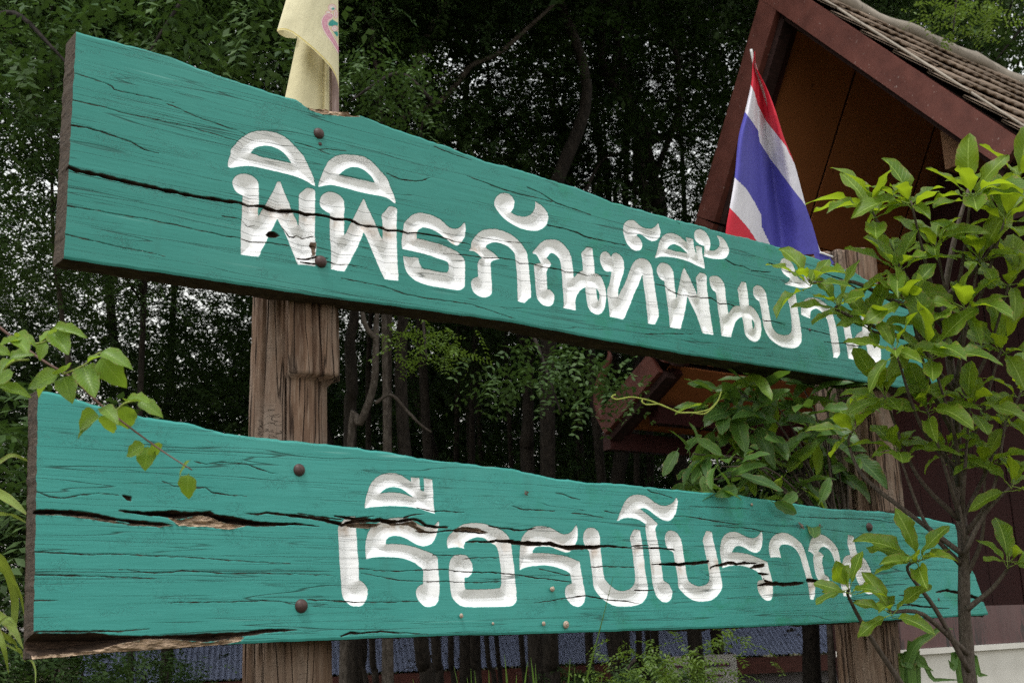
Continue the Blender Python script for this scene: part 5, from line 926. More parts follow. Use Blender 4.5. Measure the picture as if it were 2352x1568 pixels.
# ---- young broad-leaved tree before the right end of the sign
def build_young_tree():
    dt = 4.3; tr = [(2232,1640),(2228,1568),(2216,1420),(2213,1270),(2199,1080),(2191,900),(2168,720),(2190,560),(2226,430)]
    pts = [P(x, y, dt+.02*k) for k, (x, y) in enumerate(tr)]; base = pts[0].copy(); base[2] = 0
    pts = [base*1.0, np.array([base[0], base[1], .7])]+pts
    t = thing('young_tree', 'slender young tree with large glossy whorled leaves before the right end of the sign', 'tree', base)
    path = catmull([p-base for p in pts], 5)
    obj('trunk', mesh('trunk', *tube(path, [.032, .028, .025, .023, .020, .017, .014, .010, .006], 12, .25, 4), M_TWIG), t)
    tw = [p+base for p in path]
    LM = [leaf_mesh('leaf', 'obovate', M_LEAF_TREE, s, f, c, w, .2, wd) for s, f, c, w, wd in ((1, .16, .22, .07, .50), (2, .26, .4, .09, .46), (3, .08, .12, .05, .52), (4, .2, .55, .08, .44), (5, .12, .3, .11, .48))]
    rr = random.Random(5)
    #      x,    y,   depth, leaves, size, outward lean
    WH = [(2004,486,4.25,8,.145),(2092,462,4.2,8,.15),(2230,448,4.15,9,.165),(2310,500,4.2,8,.16),(2342,408,4.3,6,.15),(2150,560,4.3,8,.15),(2250,590,4.25,8,.15),
          (1858,642,4.12,6,.125),(1925,700,4.15,6,.125),(1998,742,4.15,8,.13),(2062,622,4.2,8,.15),(2136,812,4.05,9,.165),(2215,705,4.15,8,.165),(2318,650,4.25,8,.16),(2300,800,4.3,8,.15),
          (2030,905,4.2,8,.14),(2128,935,4.15,8,.15),(2228,925,4.2,8,.145),(2310,965,4.3,8,.13),(2060,1030,4.25,8,.13),(2170,1030,4.3,7,.13),(1960,985,4.35,7,.12),(2325,1110,4.25,6,.12),(2262,1060,4.3,7,.12),
          (2108,1285,4.05,10,.14),(1950,1352,4.0,7,.11),(2045,1400,4.02,5,.11),(2320,1288,4.2,6,.14),(2345,900,4.35,6,.13),(2085,690,4.1,7,.14),(2055,800,4.0,6,.13)]
    arr = np.array(tw); n = 0
    MAIN = {24: [(2226,1540),(2150,1400),(2085,1310)], 25: [(2085,1590),(1998,1460),(1950,1372)], 26: [(2222,1500),(2120,1410),(2045,1405)], 21: [(2212,1272),(2090,1180),(1985,1095),(1950,1020)],
            22: [(2216,1268),(2262,1180),(2318,1120)], 27: [(2220,1400),(2280,1350),(2318,1300)], 7: [(2168,735),(2050,690),(1960,648),(1870,650)], 8: [(2155,790),(2060,770),(1930,715)], 9: [(2160,780),(2080,775),(2002,760)]}
    for k, (x, y, d, nl, sz) in enumerate(WH):
        tip = P(x, y, d)
        if k in MAIN: mid = [P(a, b, dt+(d-dt)*(i+1)/len(MAIN[k])*.8) for i, (a, b) in enumerate(MAIN[k])]; bp = mid+[tip]
        else:
            tgt = tip-np.array([0, 0, .42]); q = arr[np.argmin(((arr-tgt)**2*np.array([1, 1, 2.2])).sum(1))]
            bp = [q, q+(tip-q)*.5+np.array([0, 0, -.05])+np.array([rr.uniform(-.03, .03), rr.uniform(-.03, .03), 0]), tip]
        bp = [p-base for p in catmull(bp, 5)]
        obj('branch', mesh('branch', *tube(bp, [.011, .008, .0055, .004], 7, .2, k), M_TWIG), t)
        out = tip-pts[6]; out[2] = 0; out = out/(np.linalg.norm(out)+.2)
        axis = _n(np.array([0, 0, 1.0])+out*.55+TOCAM*.25+np.array([rr.uniform(-.2, .2), rr.uniform(-.2, .2), 0])); a = _n(np.cross(axis, RIGHT)); b = np.cross(axis, a)
        for i in range(nl+2):
            th = i*2.399+rr.random()*.5; el = math.radians(20+56*i/nl+rr.uniform(-14, 14))
            dd = axis*math.cos(el)+(a*math.cos(th)+b*math.sin(th))*math.sin(el)+np.array([0, 0, -.12*rr.random()])
            nn = axis+np.array([rr.uniform(-.35, .35), rr.uniform(-.35, .35), rr.uniform(-.2, .2)])+TOCAM*.15
            s = 1.17*sz*rr.uniform(.62, 1.12); put_leaf(rr.choice(LM), t, base, tip-_n(axis)*.03*rr.random(), dd, nn, s, s*rr.uniform(.74, 1.0)); n += 1
    print('young tree leaves', n)
build_young_tree()
# ---- climbing vine sprig at the left
def build_left_vine():
    D0 = 2.35; R4 = lambda x, y: (x/3, 522.67+y/3)
    stem = [(-140, 640), (-40, 720), (60, 800), (110, 835), (165, 868), (230, 928), (310, 990), (380, 1040), (441, 1079)]
    st3 = [P(x, y, D0+.25-.05*k*.6) for k, (x, y) in enumerate(stem)]; base = np.array([st3[0][0]-.1, st3[0][1], 0.0])
    t = thing('left_vine', 'leafy vine sprig with holed lime leaves reaching across the left of the sign', 'vine', base)
    m_st = mat_paint('vine_stem', (.10, .045, .032), (.075, .04, .026), None, (40, 40, 40))
    full = [base, base+np.array([-.05, .05, .9]), base+np.array([.02, 0, 1.9])]+st3
    obj('stem', mesh('stem', *tube([p-base for p in catmull(full, 6)], [.006, .005, .003, .0024, .002, .0012], 7), m_st), t)
    m_y = mat_paint('vine_petiole', (.22, .28, .05), (.18, .2, .05), None, (40, 40, 40))
    for tw_ in ([(430,1010),(500,985),(590,940),(640,890),(690,862)], [(740,1290),(800,1260),(860,1210),(945,1190)], [(150,780),(240,800),(320,780),(370,715)], [(200,910),(100,920),(20,980)]):
        obj('side_stem', mesh('side_stem', *tube([P(*R4(x, y), D0+.1)-base for x, y in catmull(tw_, 5)], .0022, 6), m_y), t)
    LM = [leaf_mesh('leaf', 'ovate', M_LEAF_VINE, s+20, f, c, w, .06, 1.0) for s, f, c, w in ((1, .12, .2, .03), (2, .3, .3, .04), (3, .06, .35, .03), (4, .2, .1, .05))]
    LV = [((355,690),(602,742),75,.5),((400,710),(262,778),80,.3),((365,720),(472,862),115,.8),((90,745),(266,785),60,.3),((110,760),(195,852),95,.7),((322,785),(255,912),95,.8),((150,782),(-5,792),65,.3),((58,905),(240,862),85,.6),((-30,850),(78,862),75,.6),((105,915),(-20,970),70,.5),
          ((100,995),(-60,1065),80,.7),((-20,1090),(222,1158),75,.6),((420,1012),(155,1088),115,.8),((415,1015),(205,1135),75,.5),((430,1005),(440,925),110,.5),((432,1020),(486,1165),115,.8),((570,950),(655,1156),135,.8),((600,930),(690,862),60,.3),((688,850),(915,942),95,.5),((688,880),(846,1104),140,.9),
          ((692,1290),(498,1385),115,.8),((692,1300),(515,1425),80,.5),((742,1285),(740,1442),115,.8),((700,1230),(800,1285),85,.6),((860,1195),(1036,1185),85,.5),((948,1190),(1125,1286),85,.6),((850,1215),(880,1396),135,.9),((1005,1492),(862,1575),85,.7),((1020,1500),(990,1672),110,.9),((1040,1490),(1092,1570),90,.6),
          ((1315,1598),(1200,1695),45,.4),((1300,1690),(1275,1878),105,.9)]
    rr = random.Random(3)
    for (a, b, w, face) in LV:
        dp = D0+.10+rr.uniform(-.05, .05); p = P(*R4(*a), dp); q = P(*R4(*b), dp-.03+rr.uniform(-.03, .05)); ln = np.linalg.norm(q-p)
        nn = TOCAM*face+UPV*(.75-.4*face)+np.array([rr.uniform(-.25, .25), 0, 0]); wd = w/3*dp/F/.62; face = max(face, .65)
        put_leaf(rr.choice(LM), t, base, p, q-p, nn, ln/1.06, wd)
build_left_vine()
# ---- bushy climber round the far post
def build_bush():
    base = Wd(LN(1960, 1500, -.2)); base[2] = 0; t = thing('bushy_climber', 'dark green bushy climber filling the gap between the planks at the far post', 'climber', base)
    LM = [leaf_mesh('leaf', 'oval', M_LEAF_BUSH, s+40, f, c, w, .12, wd) for s, f, c, w, wd in ((1, .15, .2, .03, .55), (2, .25, .35, .04, .62), (3, .08, .15, .03, .58), (4, .2, .5, .03, .5))]
    LY = [leaf_mesh('leaf', 'oval', M_LEAF_VINE, s+50, .2, .3, .03, .12, .5) for s in (1, 2)]
    rr = random.Random(9); hubs = []
    for (x, y) in ((1660,930),(1700,905),(1760,900),(1820,930),(1880,960),(1700,980),(1760,990),(1830,1020),(1900,1030),(1640,1010),(1660,1060),(1730,1070),(1800,1090),(1870,1100),(1930,1085),(1610,1100),(1930,1000),(1960,930),(1905,905),(1850,880),(1745,1130),(1820,1140),(1890,1150),(1600,1040)):
        p = Wd(LN(x+rr.uniform(-12, 12), y+rr.uniform(-12, 12), rr.uniform(-.32, -.02))); hubs.append(p)
        root = Wd(LN(1935+rr.uniform(-20, 20), 1260, -.12)); md = root+(p-root)*.55+np.array([0, 0, .12])
        obj('stem', mesh('stem', *tube([q-base for q in catmull([root, md, p], 6)], [.006, .004, .0025], 6), M_TWIG), t)
        for i in range(rr.choice((10, 11, 12))):
            d = np.array([rr.uniform(-1, 1), rr.uniform(-1, 1), rr.uniform(-.75, .7)])+TOCAM*.3; nn = UPV*.8+TOCAM*rr.uniform(.2, .9)+np.array([rr.uniform(-.5, .5), rr.uniform(-.5, .5), 0])
            s = rr.uniform(.11, .19); put_leaf(rr.choice(LY if rr.random() < .10 else LM), t, base, p+np.array([rr.uniform(-.06, .06), rr.uniform(-.06, .06), rr.uniform(-.06, .06)]), d, nn, s)
    for (a, b, w) in (((1770,1150),(1812,1168),.12),((1835,1128),(1790,1165),.1),((1880,1160),(1905,1105),.1),((1700,1120),(1650,1135),.1)):
        p, q = Wd(LN(*a, .03)), Wd(LN(*b, .05)); put_leaf(LM[0], t, base, p, q-p, TOCAM+UPV*.2, .12)
    Z2 = lambda x, y: ((1900+x/3.92)*.680556, (1150+y/3.92)*.680556)
    m = mat_paint('tendril_green', (.38, .42, .09), (.32, .38, .07), None, (30, 30, 30))
    for pts in ([(695,710),(655,725),(650,750),(700,772),(770,765),(900,742),(1050,765),(1180,800),(1300,850),(1480,920),(1560,950),(1700,950),(1860,965),(1960,900),(2050,790),(2095,670)], [(1050,770),(1050,810),(1110,842),(1270,835),(1360,870),(1480,925),(1530,950),(1640,945),(1760,945),(1940,900),(2060,780)]):
        obj('tendril', mesh('tendril', *tube([Wd(LN(*Z2(x, y), -.06))-base for x, y in catmull(pts, 4)], .0028, 6), m), t)
build_bush()
# ---- strap leaved plant at the lower left edge, grass blades below the lower plank
def ribbon(pts, widths, nrm, fold=.25):
    p = catmull(pts, 6); n_ = len(p); w = np.interp(np.linspace(0, 1, n_), np.linspace(0, 1, len(widths)), widths); V = []; UV = []
    for i in range(n_):
        t = _n(p[min(i+1, n_-1)]-p[max(i-1, 0)]+1e-9); s = _n(np.cross(t, nrm)); up_ = np.cross(s, t)
        for c in (-1, -.5, 0, .5, 1): V.append(p[i]+s*w[i]*c+up_*abs(c)*w[i]*fold); UV.append((i/n_, .5+.5*c))
    Fs = [(i*5+j, i*5+j+1, (i+1)*5+j+1, (i+1)*5+j) for i in range(n_-1) for j in range(4)]; return V, Fs, UV
def ribbon_obj(name, parent, base, pts, widths, nrm, mat, fold=.25):
    V, Fs, UV = ribbon([p-base for p in pts], widths, nrm, fold); me = mesh(name, V, Fs, mat, True); uvl = me.uv_layers.new(name='UVMap')
    li = np.zeros(len(me.loops), np.int32); me.loops.foreach_get('vertex_index', li); uvl.data.foreach_set('uv', np.array(UV, np.float32)[li].ravel()); return obj(name, me, parent)
def build_strap():
    R7 = lambda x, y: (x/3, 1045.33+y/3); dp = 3.15; base = P(-160, 1500, dp); base[2] = 0
    t = thing('strap_leaf_plant', 'pale green strap leaved plant at the lower left edge behind the plank', 'plant', base)
    for pts, w in (([(-260,200),(0,45),(90,0),(215,48)], 28), ([(-240,140),(0,265),(100,330),(200,420)], 52), ([(-240,380),(0,402),(100,418),(190,468)], 24), ([(-260,800),(-40,700),(60,810),(105,1000),(85,1210),(0,1285)], 55), ([(-240,960),(0,1110),(95,1200),(160,1330)], 52), ([(-100,700),(80,850),(140,960),(168,1100)], 24), ([(-160,1130),(60,1260),(130,1330),(175,1420)], 30), ([(-60,1250),(180,1380),(240,1460),(245,1580)], 14), ([(-200,1000),(-60,1130),(20,1300),(60,1500)], 40), ([(-260,1700),(-120,1350),(-20,1180),(60,1120),(120,1180)], 26)):
        p = [P(*R7(x, y), dp+.06*math.sin(i+w)) for i, (x, y) in enumerate(pts)]; wd = w/3*dp/F*.6
        ribbon_obj('leaf', t, base, [base+np.array([0, 0, .9])+.0]+p if False else p, [wd*.8, wd, wd, wd*.7, .001], TOCAM+UPV*.4, M_STRAP)
    # the clump the leaves rise from
    for k in range(7): a = k*.9; ribbon_obj('leaf', t, base, [base+np.array([.03*math.cos(a), .03*math.sin(a), 0]), base+np.array([.10*math.cos(a), .1*math.sin(a), .8]), base+np.array([.22*math.cos(a)-.1, .22*math.sin(a), 1.35])], [.02, .025, .02, .002], np.array([math.cos(a), math.sin(a), .3]), M_STRAP)
    R8 = lambda x, y: (784+x/3, 1045.33+y/3); dp = 3.05; base = P(*R8(1300, 1900), dp); base[2] = 0
    t = thing('grass_tuft', 'tuft of upright grass blades in front of the lower plank', 'grass tuft', base); rr = random.Random(2)
    mg = mat_leaf('grass_blade', (.07, .15, .02), (.11, .2, .03), (.25, .4, .05), .3, (.16, .28, .05))
    for (x, y, bx, w) in ((1125,1370,1150,13),(1300,1390,1350,15),(1285,1420,1240,13),(1570,1400,1530,12),(910,1480,950,9),(1015,1475,1050,10),(1800,1488,1780,9),(885,1470,900,7),(1600,1460,1640,6),(490,1540,560,8),(860,1530,900,10),(1215,1510,1200,14),(1330,1430,1370,9),(1700,1540,1690,8),(780,1450,860,6),(1865,835,1600,8)):
        q = [P(*R8(bx+(x-bx)*k+8*math.sin(k*3+x), 1900+(y-1900)*k if k else 1900), dp) for k in (0, .35, .7, 1)]; q = [np.array([q[0][0]*.8+base[0]*.2, q[0][1], 0.0]), np.array([q[0][0]*.92+base[0]*.08, q[0][1], .55*q[0][2]])]+q; wd = w/3*dp/F
        ribbon_obj('blade', t, base, q, [wd*.8, wd, wd, wd, wd*.75, wd*.4, .0004], TOCAM+np.array([rr.uniform(-.4, .4), 0, 0]), mg, .35)
    # long leaves by the plinth
    Z4 = lambda x, y: ((2950+x/4.43)*.680556, (1950+y/4.43)*.680556); dp = 4.75; base = P(*Z4(500, 2600), dp); base[2] = 0
    t = thing('broad_strap_plant', 'dark green broad strap leaves before the white plinth', 'plant', base)
    for pts, w in (([(480,2300),(450,1600),(500,1300),(620,1000),(800,880),(1000,750),(1190,760)], 75), ([(560,2300),(520,1600),(600,1250),(690,1080)], 60), ([(500,2200),(560,1400),(690,1290),(890,1390)], 62), ([(640,2300),(660,1570),(900,1520),(1300,1520)], 40), ([(1400,2300),(1300,1560),(1180,1350),(1110,1220)], 60), ([(1480,2300),(1500,1560),(1580,1450),(1700,1455)], 45)):
        wd = w/4.43*.68*dp/F; p = [P(*Z4(*q), dp) for q in pts]; p[0][2] = 0; ribbon_obj('leaf', t, base, p, [wd*.5, wd, wd, wd*.6, .001], TOCAM+UPV*.3, M_LEAF_BUSH)
build_strap()

# ------------------------------------------------------------------ forest
def foliage(name, mat, seed, nclust=60, nspray=40, radii=(2.3, 2.3, 1.8), clump=.42, leaf=(.05, .022), pairs=7, rach=.28, shell=.55, centers=None, droop=.25):
    g = np.random.default_rng(seed)
    if centers is None:
        d = g.normal(size=(nclust, 3)); d /= np.linalg.norm(d, axis=1)[:, None]; rad = (shell+(1-shell)*g.random(nclust))**.7
        centers = d*rad[:, None]*np.array(radii)
    nclust = len(centers); n = nclust*nspray
    o = np.repeat(centers, nspray, 0)+g.normal(size=(n, 3))*clump*np.array([1, 1, .7])
    th = g.random(n)*2*np.pi; ax = np.stack([np.cos(th), np.sin(th), g.normal(size=n)*.35-droop], 1); ax /= np.linalg.norm(ax, axis=1)[:, None]
    upn = np.stack([g.normal(size=n)*.35, g.normal(size=n)*.35, np.ones(n)], 1); side = np.cross(ax, upn); side /= np.linalg.norm(side, axis=1)[:, None]; nn = np.cross(side, ax)
    ln, wd = leaf; Vs = []; var = np.clip(np.repeat(g.random(nclust), nspray)*.6+g.random(n)*.5, 0, 1); vr = []
    for k in range(pairs):
        for sgn in (-1, 1):
            f = (k+.6)/pairs; base = o+ax*(rach*f)[..., None] if np.ndim(rach) else o+ax*rach*f
            base = base-np.array([0, 0, 1.0])*(rach*.25*f*f)
            sc = (1-.35*abs(f-.45))*(.85+.3*g.random(n))[:, None]
            dv = side*sgn*.9+ax*.5+nn*g.normal(size=n)[:, None]*.25; dv /= np.linalg.norm(dv, axis=1)[:, None]; wv = np.cross(dv, nn+g.normal(size=(n, 3))*.25); wv /= np.linalg.norm(wv, axis=1)[:, None]
            tip = base+dv*ln*sc; mid = base+dv*ln*sc*.45
            Vs.append(np.stack([base, mid+wv*wd*.5*sc, tip-np.array([0, 0, .006]), mid-wv*wd*.5*sc], 1)); vr.append(np.repeat(np.clip(var+g.normal(size=n)*.12, 0, 1), 4))
    V = np.concatenate(Vs).reshape(-1, 3); Fq = np.arange(len(V)).reshape(-1, 4)
    me = bpy.data.meshes.new(name); me.materials.append(mat); fast_mesh(me, V.astype(np.float32), Fq.astype(np.int32))
    me.polygons.foreach_set('use_smooth', [False]*len(me.polygons)); fattr(me, 'var', np.concatenate(vr)); return me
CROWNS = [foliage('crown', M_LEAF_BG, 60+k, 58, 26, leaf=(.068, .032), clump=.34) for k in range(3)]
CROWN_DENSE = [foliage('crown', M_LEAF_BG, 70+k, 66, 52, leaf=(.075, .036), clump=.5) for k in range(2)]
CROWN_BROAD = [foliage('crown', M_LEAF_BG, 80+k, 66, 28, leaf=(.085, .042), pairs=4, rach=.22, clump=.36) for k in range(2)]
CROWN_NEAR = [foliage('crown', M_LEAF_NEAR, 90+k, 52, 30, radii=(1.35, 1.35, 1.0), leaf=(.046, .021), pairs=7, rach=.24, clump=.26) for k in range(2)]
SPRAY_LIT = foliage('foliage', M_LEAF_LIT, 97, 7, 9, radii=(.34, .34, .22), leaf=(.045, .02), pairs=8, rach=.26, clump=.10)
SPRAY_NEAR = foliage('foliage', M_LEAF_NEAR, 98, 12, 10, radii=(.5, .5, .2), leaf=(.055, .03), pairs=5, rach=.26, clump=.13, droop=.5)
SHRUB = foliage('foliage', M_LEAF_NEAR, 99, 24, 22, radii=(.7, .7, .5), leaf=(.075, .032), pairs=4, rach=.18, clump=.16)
fr_ = random.Random(21)
def add_crown(t, base, me, p, s, rz=None, sz=None):
    o = obj('crown', me, t, kind='stuff'); o.location = tuple(np.asarray(p)-base); o.scale = (s, s, sz or s); o.rotation_euler = (fr_.uniform(-.3, .3), fr_.uniform(-.3, .3), fr_.random()*6.28 if rz is None else rz); return o
def tree(label, trunk_px, width_px, depth, crowns, mat=M_BARK, branches=(), group=None, name='forest_tree', top_z=None):
    # trunk_px from low to high; crowns = (x, y, depth, mesh, scale)
    pts = [P(x, y, depth) for x, y in trunk_px]; r = width_px/2*depth/F*.82
    b = pts[0].copy(); lean = pts[0]-pts[min(1, len(pts)-1)]; zg = ground_z(b[0], b[1])
    if b[2] > zg+.3: b = b+lean/(abs(lean[2])+1e-6)*min(.4*(b[2]-zg), .6)*.5; b[2] = zg-.1; pts = [b]+pts
    base = pts[0]*1.0; t = thing(name, label, 'tree', base, 0, group)
    if top_z and pts[-1][2] < top_z: q = pts[-1]+(pts[-1]-pts[-2])/max(.2, abs(pts[-1][2]-pts[-2][2]))*(top_z-pts[-1][2])*.35; q[2] = top_z; pts = pts+[q]
    obj('trunk', mesh('trunk', *tube([p-base for p in catmull(pts, 5)], [r*1.25, r*1.05, r, r*.85, r*.45], 10, .3, int(depth*7)), mat), t)
    for bp, w0, w1 in branches:
        obj('branch', mesh('branch', *tube([P(x, y, depth)-base for x, y in catmull(bp, 5)], [w0/2*depth/F, w1/2*depth/F], 7, .3, len(bp)), mat), t)
    for (x, y, d, me, s) in crowns:
        c_ = P(x, y, d); add_crown(t, base, me, c_, s)
        for k in range(4):                                                # limbs that carry the crown
            e = c_+np.array([fr_.uniform(-1.3, 1.3), fr_.uniform(-1.3, 1.3), fr_.uniform(-.7, .9)])*s; st = pts[-1] if c_[2] > pts[-1][2]-.5 else min(pts, key=lambda q: abs(q[2]-c_[2]+.6))
            obj('limb', mesh('limb', *tube([q-base for q in catmull([st, st+(e-st)*.5+np.array([0, 0, .15]), e], 5)], [r*.45, r*.25, .008], 6, .2, k), mat), t)
    return t
# trees whose trunks can be told apart in the photograph
R2 = lambda *p: [(784+x/3, y/3) for x, y in p]; R5 = lambda *p: [(784+x/3, 522.67+y/3) for x, y in p]; R8_ = lambda *p: [(784+x/3, 1045.33+y/3) for x, y in p]
tree('tree with forked brown trunk leaning right just beyond the yellow flag', R2((330,900),(390,720),(450,560),(540,380),(620,180),(740,0)), 20, 9.0, [(1060,-60,9.5,CROWNS[0],.55),(930,-150,9.2,CROWNS[1],.5),(1150,-450,9.8,CROWN_DENSE[0],.95)], M_BARK_PALE,  # dense crown is above the view, added to keep skylight off the wood
     [(R2((395,830),(520,770),(650,720),(780,600),(900,450),(1080,370),(1300,180),(1500,0)), 16, 9), (R2((330,680),(500,650),(650,540),(820,520)), 6, 3)])
tree('slim straight pale trunk right beside the yellow flag', R2((270,900),(250,600),(215,250),(225,0)), 14, 8.6, [(840,-120,9.0,CROWNS[2],.45)], M_BARK_PALE)
tree('tall crooked black trunk rising behind the middle of the upper plank', R2((2210,1600),(2180,1450),(2150,1250),(2100,1000),(2090,850),(1960,700),(1850,560),(1790,400),(1800,250),(1780,0)), 32, 12.0, [(1350,-90,12.5,CROWNS[1],.7),(1500,80,13,CROWNS[0],.6),(1575,330,13.5,CROWN_BROAD[1],.42),(1450,300,12.8,CROWNS[2],.40)], M_BARK, [(R2((1860,560),(1930,150),(1880,60),(2250,-20)), 16, 8), (R2((1900,690),(2100,700),(2352,700)), 9, 5)])
tree('dark upright trunk behind the centre of the upper plank', R2((830,1150),(830,1000),(860,640),(900,350),(940,0)), 17, 14.0, [(1090,-60,14.5,CROWNS[2],.7)], M_BARK, [(R2((850,1000),(930,700),(1060,500)), 9, 4), (R2((1040,1080),(960,900),(900,810)), 6, 4)])
tree('forked dark trunk low behind the upper plank', R2((1560,1400),(1570,1240),(1600,1060),(1540,950),(1530,760),(1560,500)), 18, 13.0, [(1330,200,13.6,CROWNS[1],.45)], M_BARK, [(R2((1600,1060),(1660,960),(1700,800)), 8, 4)])
tree('thin dark trunk standing between two crooked ones', R2((1785,1450),(1780,1300),(1770,900),(1750,700),(1745,300)), 13, 13.5, [(1370,-120,14,CROWN_BROAD[0],.6)])
tree('pale lichened trunk between the planks at the far left', [(160,1010),(143,740),(132,640),(122,543),(118,300)], 15, 7.4, [(60,420,7.6,CROWN_NEAR[0],.75),(150,120,7.2,CROWN_NEAR[1],.95),(150,-420,8.0,CROWN_DENSE[0],.8)], M_BARK_PALE)  # last crown added overhead, unseen, to darken the trees below
tree('thick brown trunk right behind the near post', R5((60,1560),(75,1100),(60,800),(90,560),(60,0)), 34, 8.6, [(700,-30,8.8,CROWNS[0],.5),(720,-440,9.2,CROWN_DENSE[1],.95)], M_BARK)  # dense crown out of view, added to block the sky above
tree('grey forked trunk between the planks right of the near post', R5((60,1560),(130,1350),(220,1100),(240,800),(240,650),(260,500)), 20, 7.6, [(820,330,8.2,CROWNS[1],.38)], M_BARK_PALE, [(R5((235,760),(170,680),(140,560)), 14, 10), (R5((235,1210),(340,1150),(450,1260),(540,1350),(620,1410)), 9, 5)])
tree('broad black trunk between the planks near the centre', R5((1290,1700),(1280,1500),(1290,1200),(1300,900)), 38, 10.5, [(1215,640,11,CROWN_BROAD[1],.55)])
for i, (x0, x1, w, dp, lab) in enumerate(((60,180,13,9,'thin slanting trunk leftmost in front of the blue roofed hall'), (210,240,18,11,'dark straight trunk second from the left before the blue roof'), (550,600,42,8.5,'widest leaning trunk in front of the blue roofed hall'), (650,680,26,10.5,'dark trunk just right of the widest one before the blue roof'), (755,780,18,12,'slim dark trunk at the middle of the blue roof'), (910,950,20,11.5,'dark trunk right of the middle of the blue roof'), (1000,1060,14,12.5,'thin trunk of the close pair before the blue roof, left one'), (1070,1100,13,13,'thin trunk of the close pair before the blue roof, right one'), (1240,1270,16,12,'last dark trunk at the right end of the blue roof'), (1440,1460,44,9.5,'broad black trunk left of the latticed windows'), (1900,1990,30,10.5,'leaning black trunk before the latticed block'), (2050,2060,18,11,'thin trunk before the yellow lattice'), (2160,2180,22,12,'dark trunk just left of the far post'))):
    a, b = R8_((x1, 1600), (x0, 1270)); top = (b[0]+(b[0]-a[0])*1.6+fr_.uniform(-35, 35), 860); top2 = (top[0]+fr_.uniform(-60, 60), 470)
    if i % 3: tree(lab, [a, b, top, top2], w, dp, [(top2[0], 400+fr_.uniform(-40, 40), dp+.6, (CROWNS+CROWN_BROAD)[i % 5], .36+.01*dp)])
    else: tree(lab, [a, b, top, top2, (top2[0]+fr_.uniform(-80, 80), 200), (top2[0]+fr_.uniform(-60, 60), -120)], w, dp, [(top2[0], -330, dp+.6, CROWN_BROAD[i % 2], .75)])
for i, (x, w, dp, lab) in enumerate(((1425, 24, 13, 'upright dark trunk under the pavilion eave, left of two'), (1475, 16, 14, 'curved dark trunk under the pavilion eave, right of two'), (1850, 50, 10.8, 'massive black trunk beside the far post under the lower plank'), (1895, 20, 9.6, 'pale narrow trunk between the massive one and the far post'))):
    tree(lab, [(x+20, 1600), (x+6, 1300), (x, 1080), (x-8, 900), (x-20, 500)], w, dp, [(x-30, -260, dp+3, CROWNS[i % 3], .8)], M_BARK_PALE if i == 3 else M_BARK)
# crowded trees further back that read alike
k = 0
for dp, zc, sp, x0, x1 in ((11.5, (4.6, 7.3, 10.8), 3.0, -6.2, 2.2), (14.2, (4.4, 12.4), 3.2, -7.6, 6.4), (19.5, (4.6, 6.6, 15.2), 3.2, -9.5, 9.5), (23.5, (2.2, 5.0), 3.6, -11.5, 12.0), (28.0, (1.4,4.5), 4.2, -14.5, 15.5)):  # highest crowns of the nearer rows, out of view, added to shade the wood
    x = x0+fr_.random()
    while x < x1:
        y = dp+fr_.uniform(-1, 1); xx = x+fr_.uniform(-.6, .6); zg = ground_z(xx, y); base = np.array([xx, y, zg-.1])
        t = thing('background_tree', 'dark leafy tree in the crowded wood far behind the sign', 'tree', base, 0, 'trees of the dark wood')
        h = max(zc)-.5-zg; ln_ = [np.array([0, 0, 0]), np.array([fr_.uniform(-.5, .5), fr_.uniform(-.3, .3), h*.25]), np.array([fr_.uniform(-.9, .9), fr_.uniform(-.5, .5), h*.55]), np.array([fr_.uniform(-.6, .6), fr_.uniform(-.4, .4), h])]
        obj('trunk', mesh('trunk', *tube(catmull(ln_, 5), [fr_.uniform(.07, .13), .07, .05, .02], 8, .3, k), M_BARK), t)
        for z in zc:
            if dp < 12 and 6 < z < 8 and k % 2: continue
            s = fr_.uniform(.72, .98)*(1+.012*dp)*(1.5 if z > 10 else 1); o = obj('crown', (CROWNS+CROWN_BROAD)[fr_.randrange(5)] if dp < 19 and z < 10 else CROWN_DENSE[fr_.randrange(2)], t, kind='stuff'); o.location = (fr_.uniform(-.6, .6), fr_.uniform(-.6, .6), z-zg+fr_.uniform(-.5, .5)); o.scale = (s, s, s); o.rotation_euler = (0, 0, fr_.random()*6.28)
        k += 1; x += sp
# low understorey and single sprays
for i, (x, y, dp, s, lab) in enumerate(((60,1575,5.2,.5,'dark leafy shrub at the lower left corner'), (330,1600,6.0,.42,'dark shrub under the split corner of the lower plank'), (1335,1600,9.5,.45,'dark shrub at the right end of the blue roof'), (1500,1590,5.6,.28,'light green shrub under the lower plank left of the latticed windows'), (30,1180,5.6,1.0,'leafy shrub behind the left ends of the planks'))):
    c_ = P(x, y, dp); b = c_.copy(); b[2] = ground_z(b[0], b[1]); t = thing('shrub', lab, 'shrub', b)
    o = obj('foliage', SHRUB, t, kind='stuff'); o.location = tuple(c_-b); o.scale = (s, s, s); o.rotation_euler = (0, 0, i*1.3)
    for q in range(5): e = (c_-b)+np.array([fr_.uniform(-.5, .5), fr_.uniform(-.5, .5), fr_.uniform(-.1, .3)])*s; obj('stem', mesh('stem', *tube(catmull([np.zeros(3), e*.5+np.array([0, 0, .1]), e], 4), [.02, .012, .005], 6), M_BARK), t)
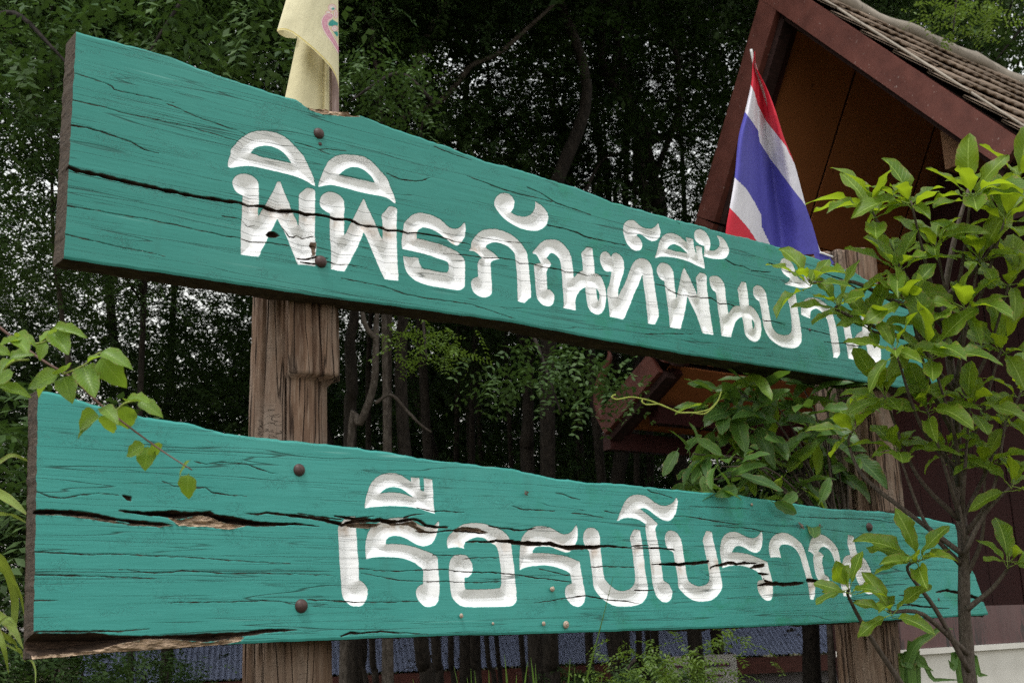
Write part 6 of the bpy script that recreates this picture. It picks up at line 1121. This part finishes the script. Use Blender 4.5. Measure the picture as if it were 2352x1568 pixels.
def sprig(label, x, y, dp, me, s, root, mat=M_BARK):
    c_ = P(x, y, dp); rt = P(*root, dp+.3); t = thing('leafy_branch', label, 'branch', rt); 
    obj('twig', mesh('twig', *tube([q-rt for q in catmull([rt, rt+(c_-rt)*.5+np.array([0, 0, .12]), c_, c_+(c_-rt)*.25-np.array([0, 0, .08])], 5)], [.016, .012, .008, .004], 6, .2, 2), mat), t)
    o = obj('foliage', me, t, kind='stuff'); o.location = tuple(c_-rt); o.scale = (s, s, s); o.rotation_euler = (0, 0, x*.7); return t
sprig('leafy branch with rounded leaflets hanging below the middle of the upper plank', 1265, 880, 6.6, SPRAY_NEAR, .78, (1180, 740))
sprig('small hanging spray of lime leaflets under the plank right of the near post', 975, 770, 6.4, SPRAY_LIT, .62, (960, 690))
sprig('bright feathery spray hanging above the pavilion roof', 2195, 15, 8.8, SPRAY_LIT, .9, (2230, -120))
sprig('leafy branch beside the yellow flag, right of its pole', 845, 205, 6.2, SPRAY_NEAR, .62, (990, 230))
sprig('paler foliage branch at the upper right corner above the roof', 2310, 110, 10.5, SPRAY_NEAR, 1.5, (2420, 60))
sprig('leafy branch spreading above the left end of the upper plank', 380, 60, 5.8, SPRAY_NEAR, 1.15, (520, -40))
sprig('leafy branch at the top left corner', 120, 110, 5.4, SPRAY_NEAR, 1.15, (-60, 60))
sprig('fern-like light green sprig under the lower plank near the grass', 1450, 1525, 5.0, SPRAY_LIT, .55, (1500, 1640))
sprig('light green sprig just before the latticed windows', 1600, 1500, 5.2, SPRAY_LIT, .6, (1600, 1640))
tree('leafy tree rising behind the pavilion ridge at the upper right', [(2300, 300), (2310, 100), (2330, -100)], 22, 12.5, [(2230, 40, 12, CROWN_NEAR[0], 1.15), (2350, 140, 12.3, CROWN_NEAR[1], 1.1), (2080, -80, 12.6, CROWN_NEAR[1], 1.0)])
tree('leafy tree filling the top left behind the upper plank', [(330, 700), (350, 300), (380, 0)], 16, 7.8, [(300, 60, 7.2, CROWN_NEAR[1], .95), (560, 30, 7.8, CROWN_NEAR[0], .8), (30, 330, 6.6, CROWN_NEAR[0], .72)])

# ------------------------------------------------------------------ small things stuck to the lower plank
M_SHELL = mat_paint('snail_shell', (.42, .33, .26), (.30, .22, .17), None, (200, 200, 200), rough=.4)
def snail(x, y, r, rot, lab):
    p = LN(x, y); w = Wd(p)+NW*.004; V = []; Fs = []; n_ = 40; sides = 8; pts = []; rad = []
    for i in range(n_):
        a = i/n_*4*math.pi; q = i/n_; pts.append(np.array([r*.75*(.25+.75*q)*math.cos(a)*.8, -r*(1.1*(1-q)), r*.75*(.25+.75*q)*math.sin(a)])); rad.append(r*(.18+.5*q))
    v, f = tube(pts, rad, sides); c_ = math.cos(rot); s_ = math.sin(rot); v = [(a*c_-b*s_*.0-c*s_, b, a*s_+c*c_) for a, b, c in v]
    t = obj('snail_shell', mesh('snail_shell', v, f, M_SHELL), None, lab, 'shell', 'snail shells on the lower plank', None, w); t.rotation_euler = (0, 0, SROT)
for x, y, r, rot, lab in ((1246,1431,.006,.3,'small pale snail shell near the bottom edge, left of the largest shell'), (1297,1433,.010,0,'largest pale snail shell on the bottom of the lower plank'), (1265,1352,.008,1.4,'upright snail shell between the third and fourth letters of the lower plank'), (1057,1413,.006,.2,'snail shell below the gap left of the rounded square letter'), (1130,1431,.004,.6,'tiniest snail shell under the rounded square letter'), (1724,1158,.005,.9,'tiny shell near the top edge of the lower plank at right')):
    snail(x, y, r, rot, lab)
def dead_bit(x, y, s, lab, name, cat):
    p = LN(x, y); g = random.Random(int(x)); V = []; Fs = []
    for k in range(5):
        o = len(V); c_ = np.array([g.uniform(-1, 1), -g.uniform(.1, .9), g.uniform(-1, 1)])*s*.5
        for q in range(4): V.append(c_+np.array([g.uniform(-1, 1), g.uniform(-.6, .3), g.uniform(-1, 1)])*s*.6)
        Fs += [(o, o+1, o+2), (o, o+2, o+3), (o, o+3, o+1), (o+1, o+3, o+2)]
    t = obj(name, mesh(name, V, Fs, mat_paint(name, (.07, .04, .03), (.2, .15, .12), None, (120, 120, 120)), False), None, lab, cat, None, None, Wd(p)+NW*.006); t.rotation_euler = (0, 0, SROT)
dead_bit(1205, 1133, .014, 'small dark dead insect stuck to the top of the lower plank', 'dead_insect', 'insect')
dead_bit(1832, 1210, .024, 'crumpled dry leaf scrap stuck to the lower plank before the far bolt', 'dry_leaf', 'leaf')
dead_bit(1879, 1207, .012, 'small rust red leaf scrap beside the crumpled one', 'leaf_scrap', 'leaf')
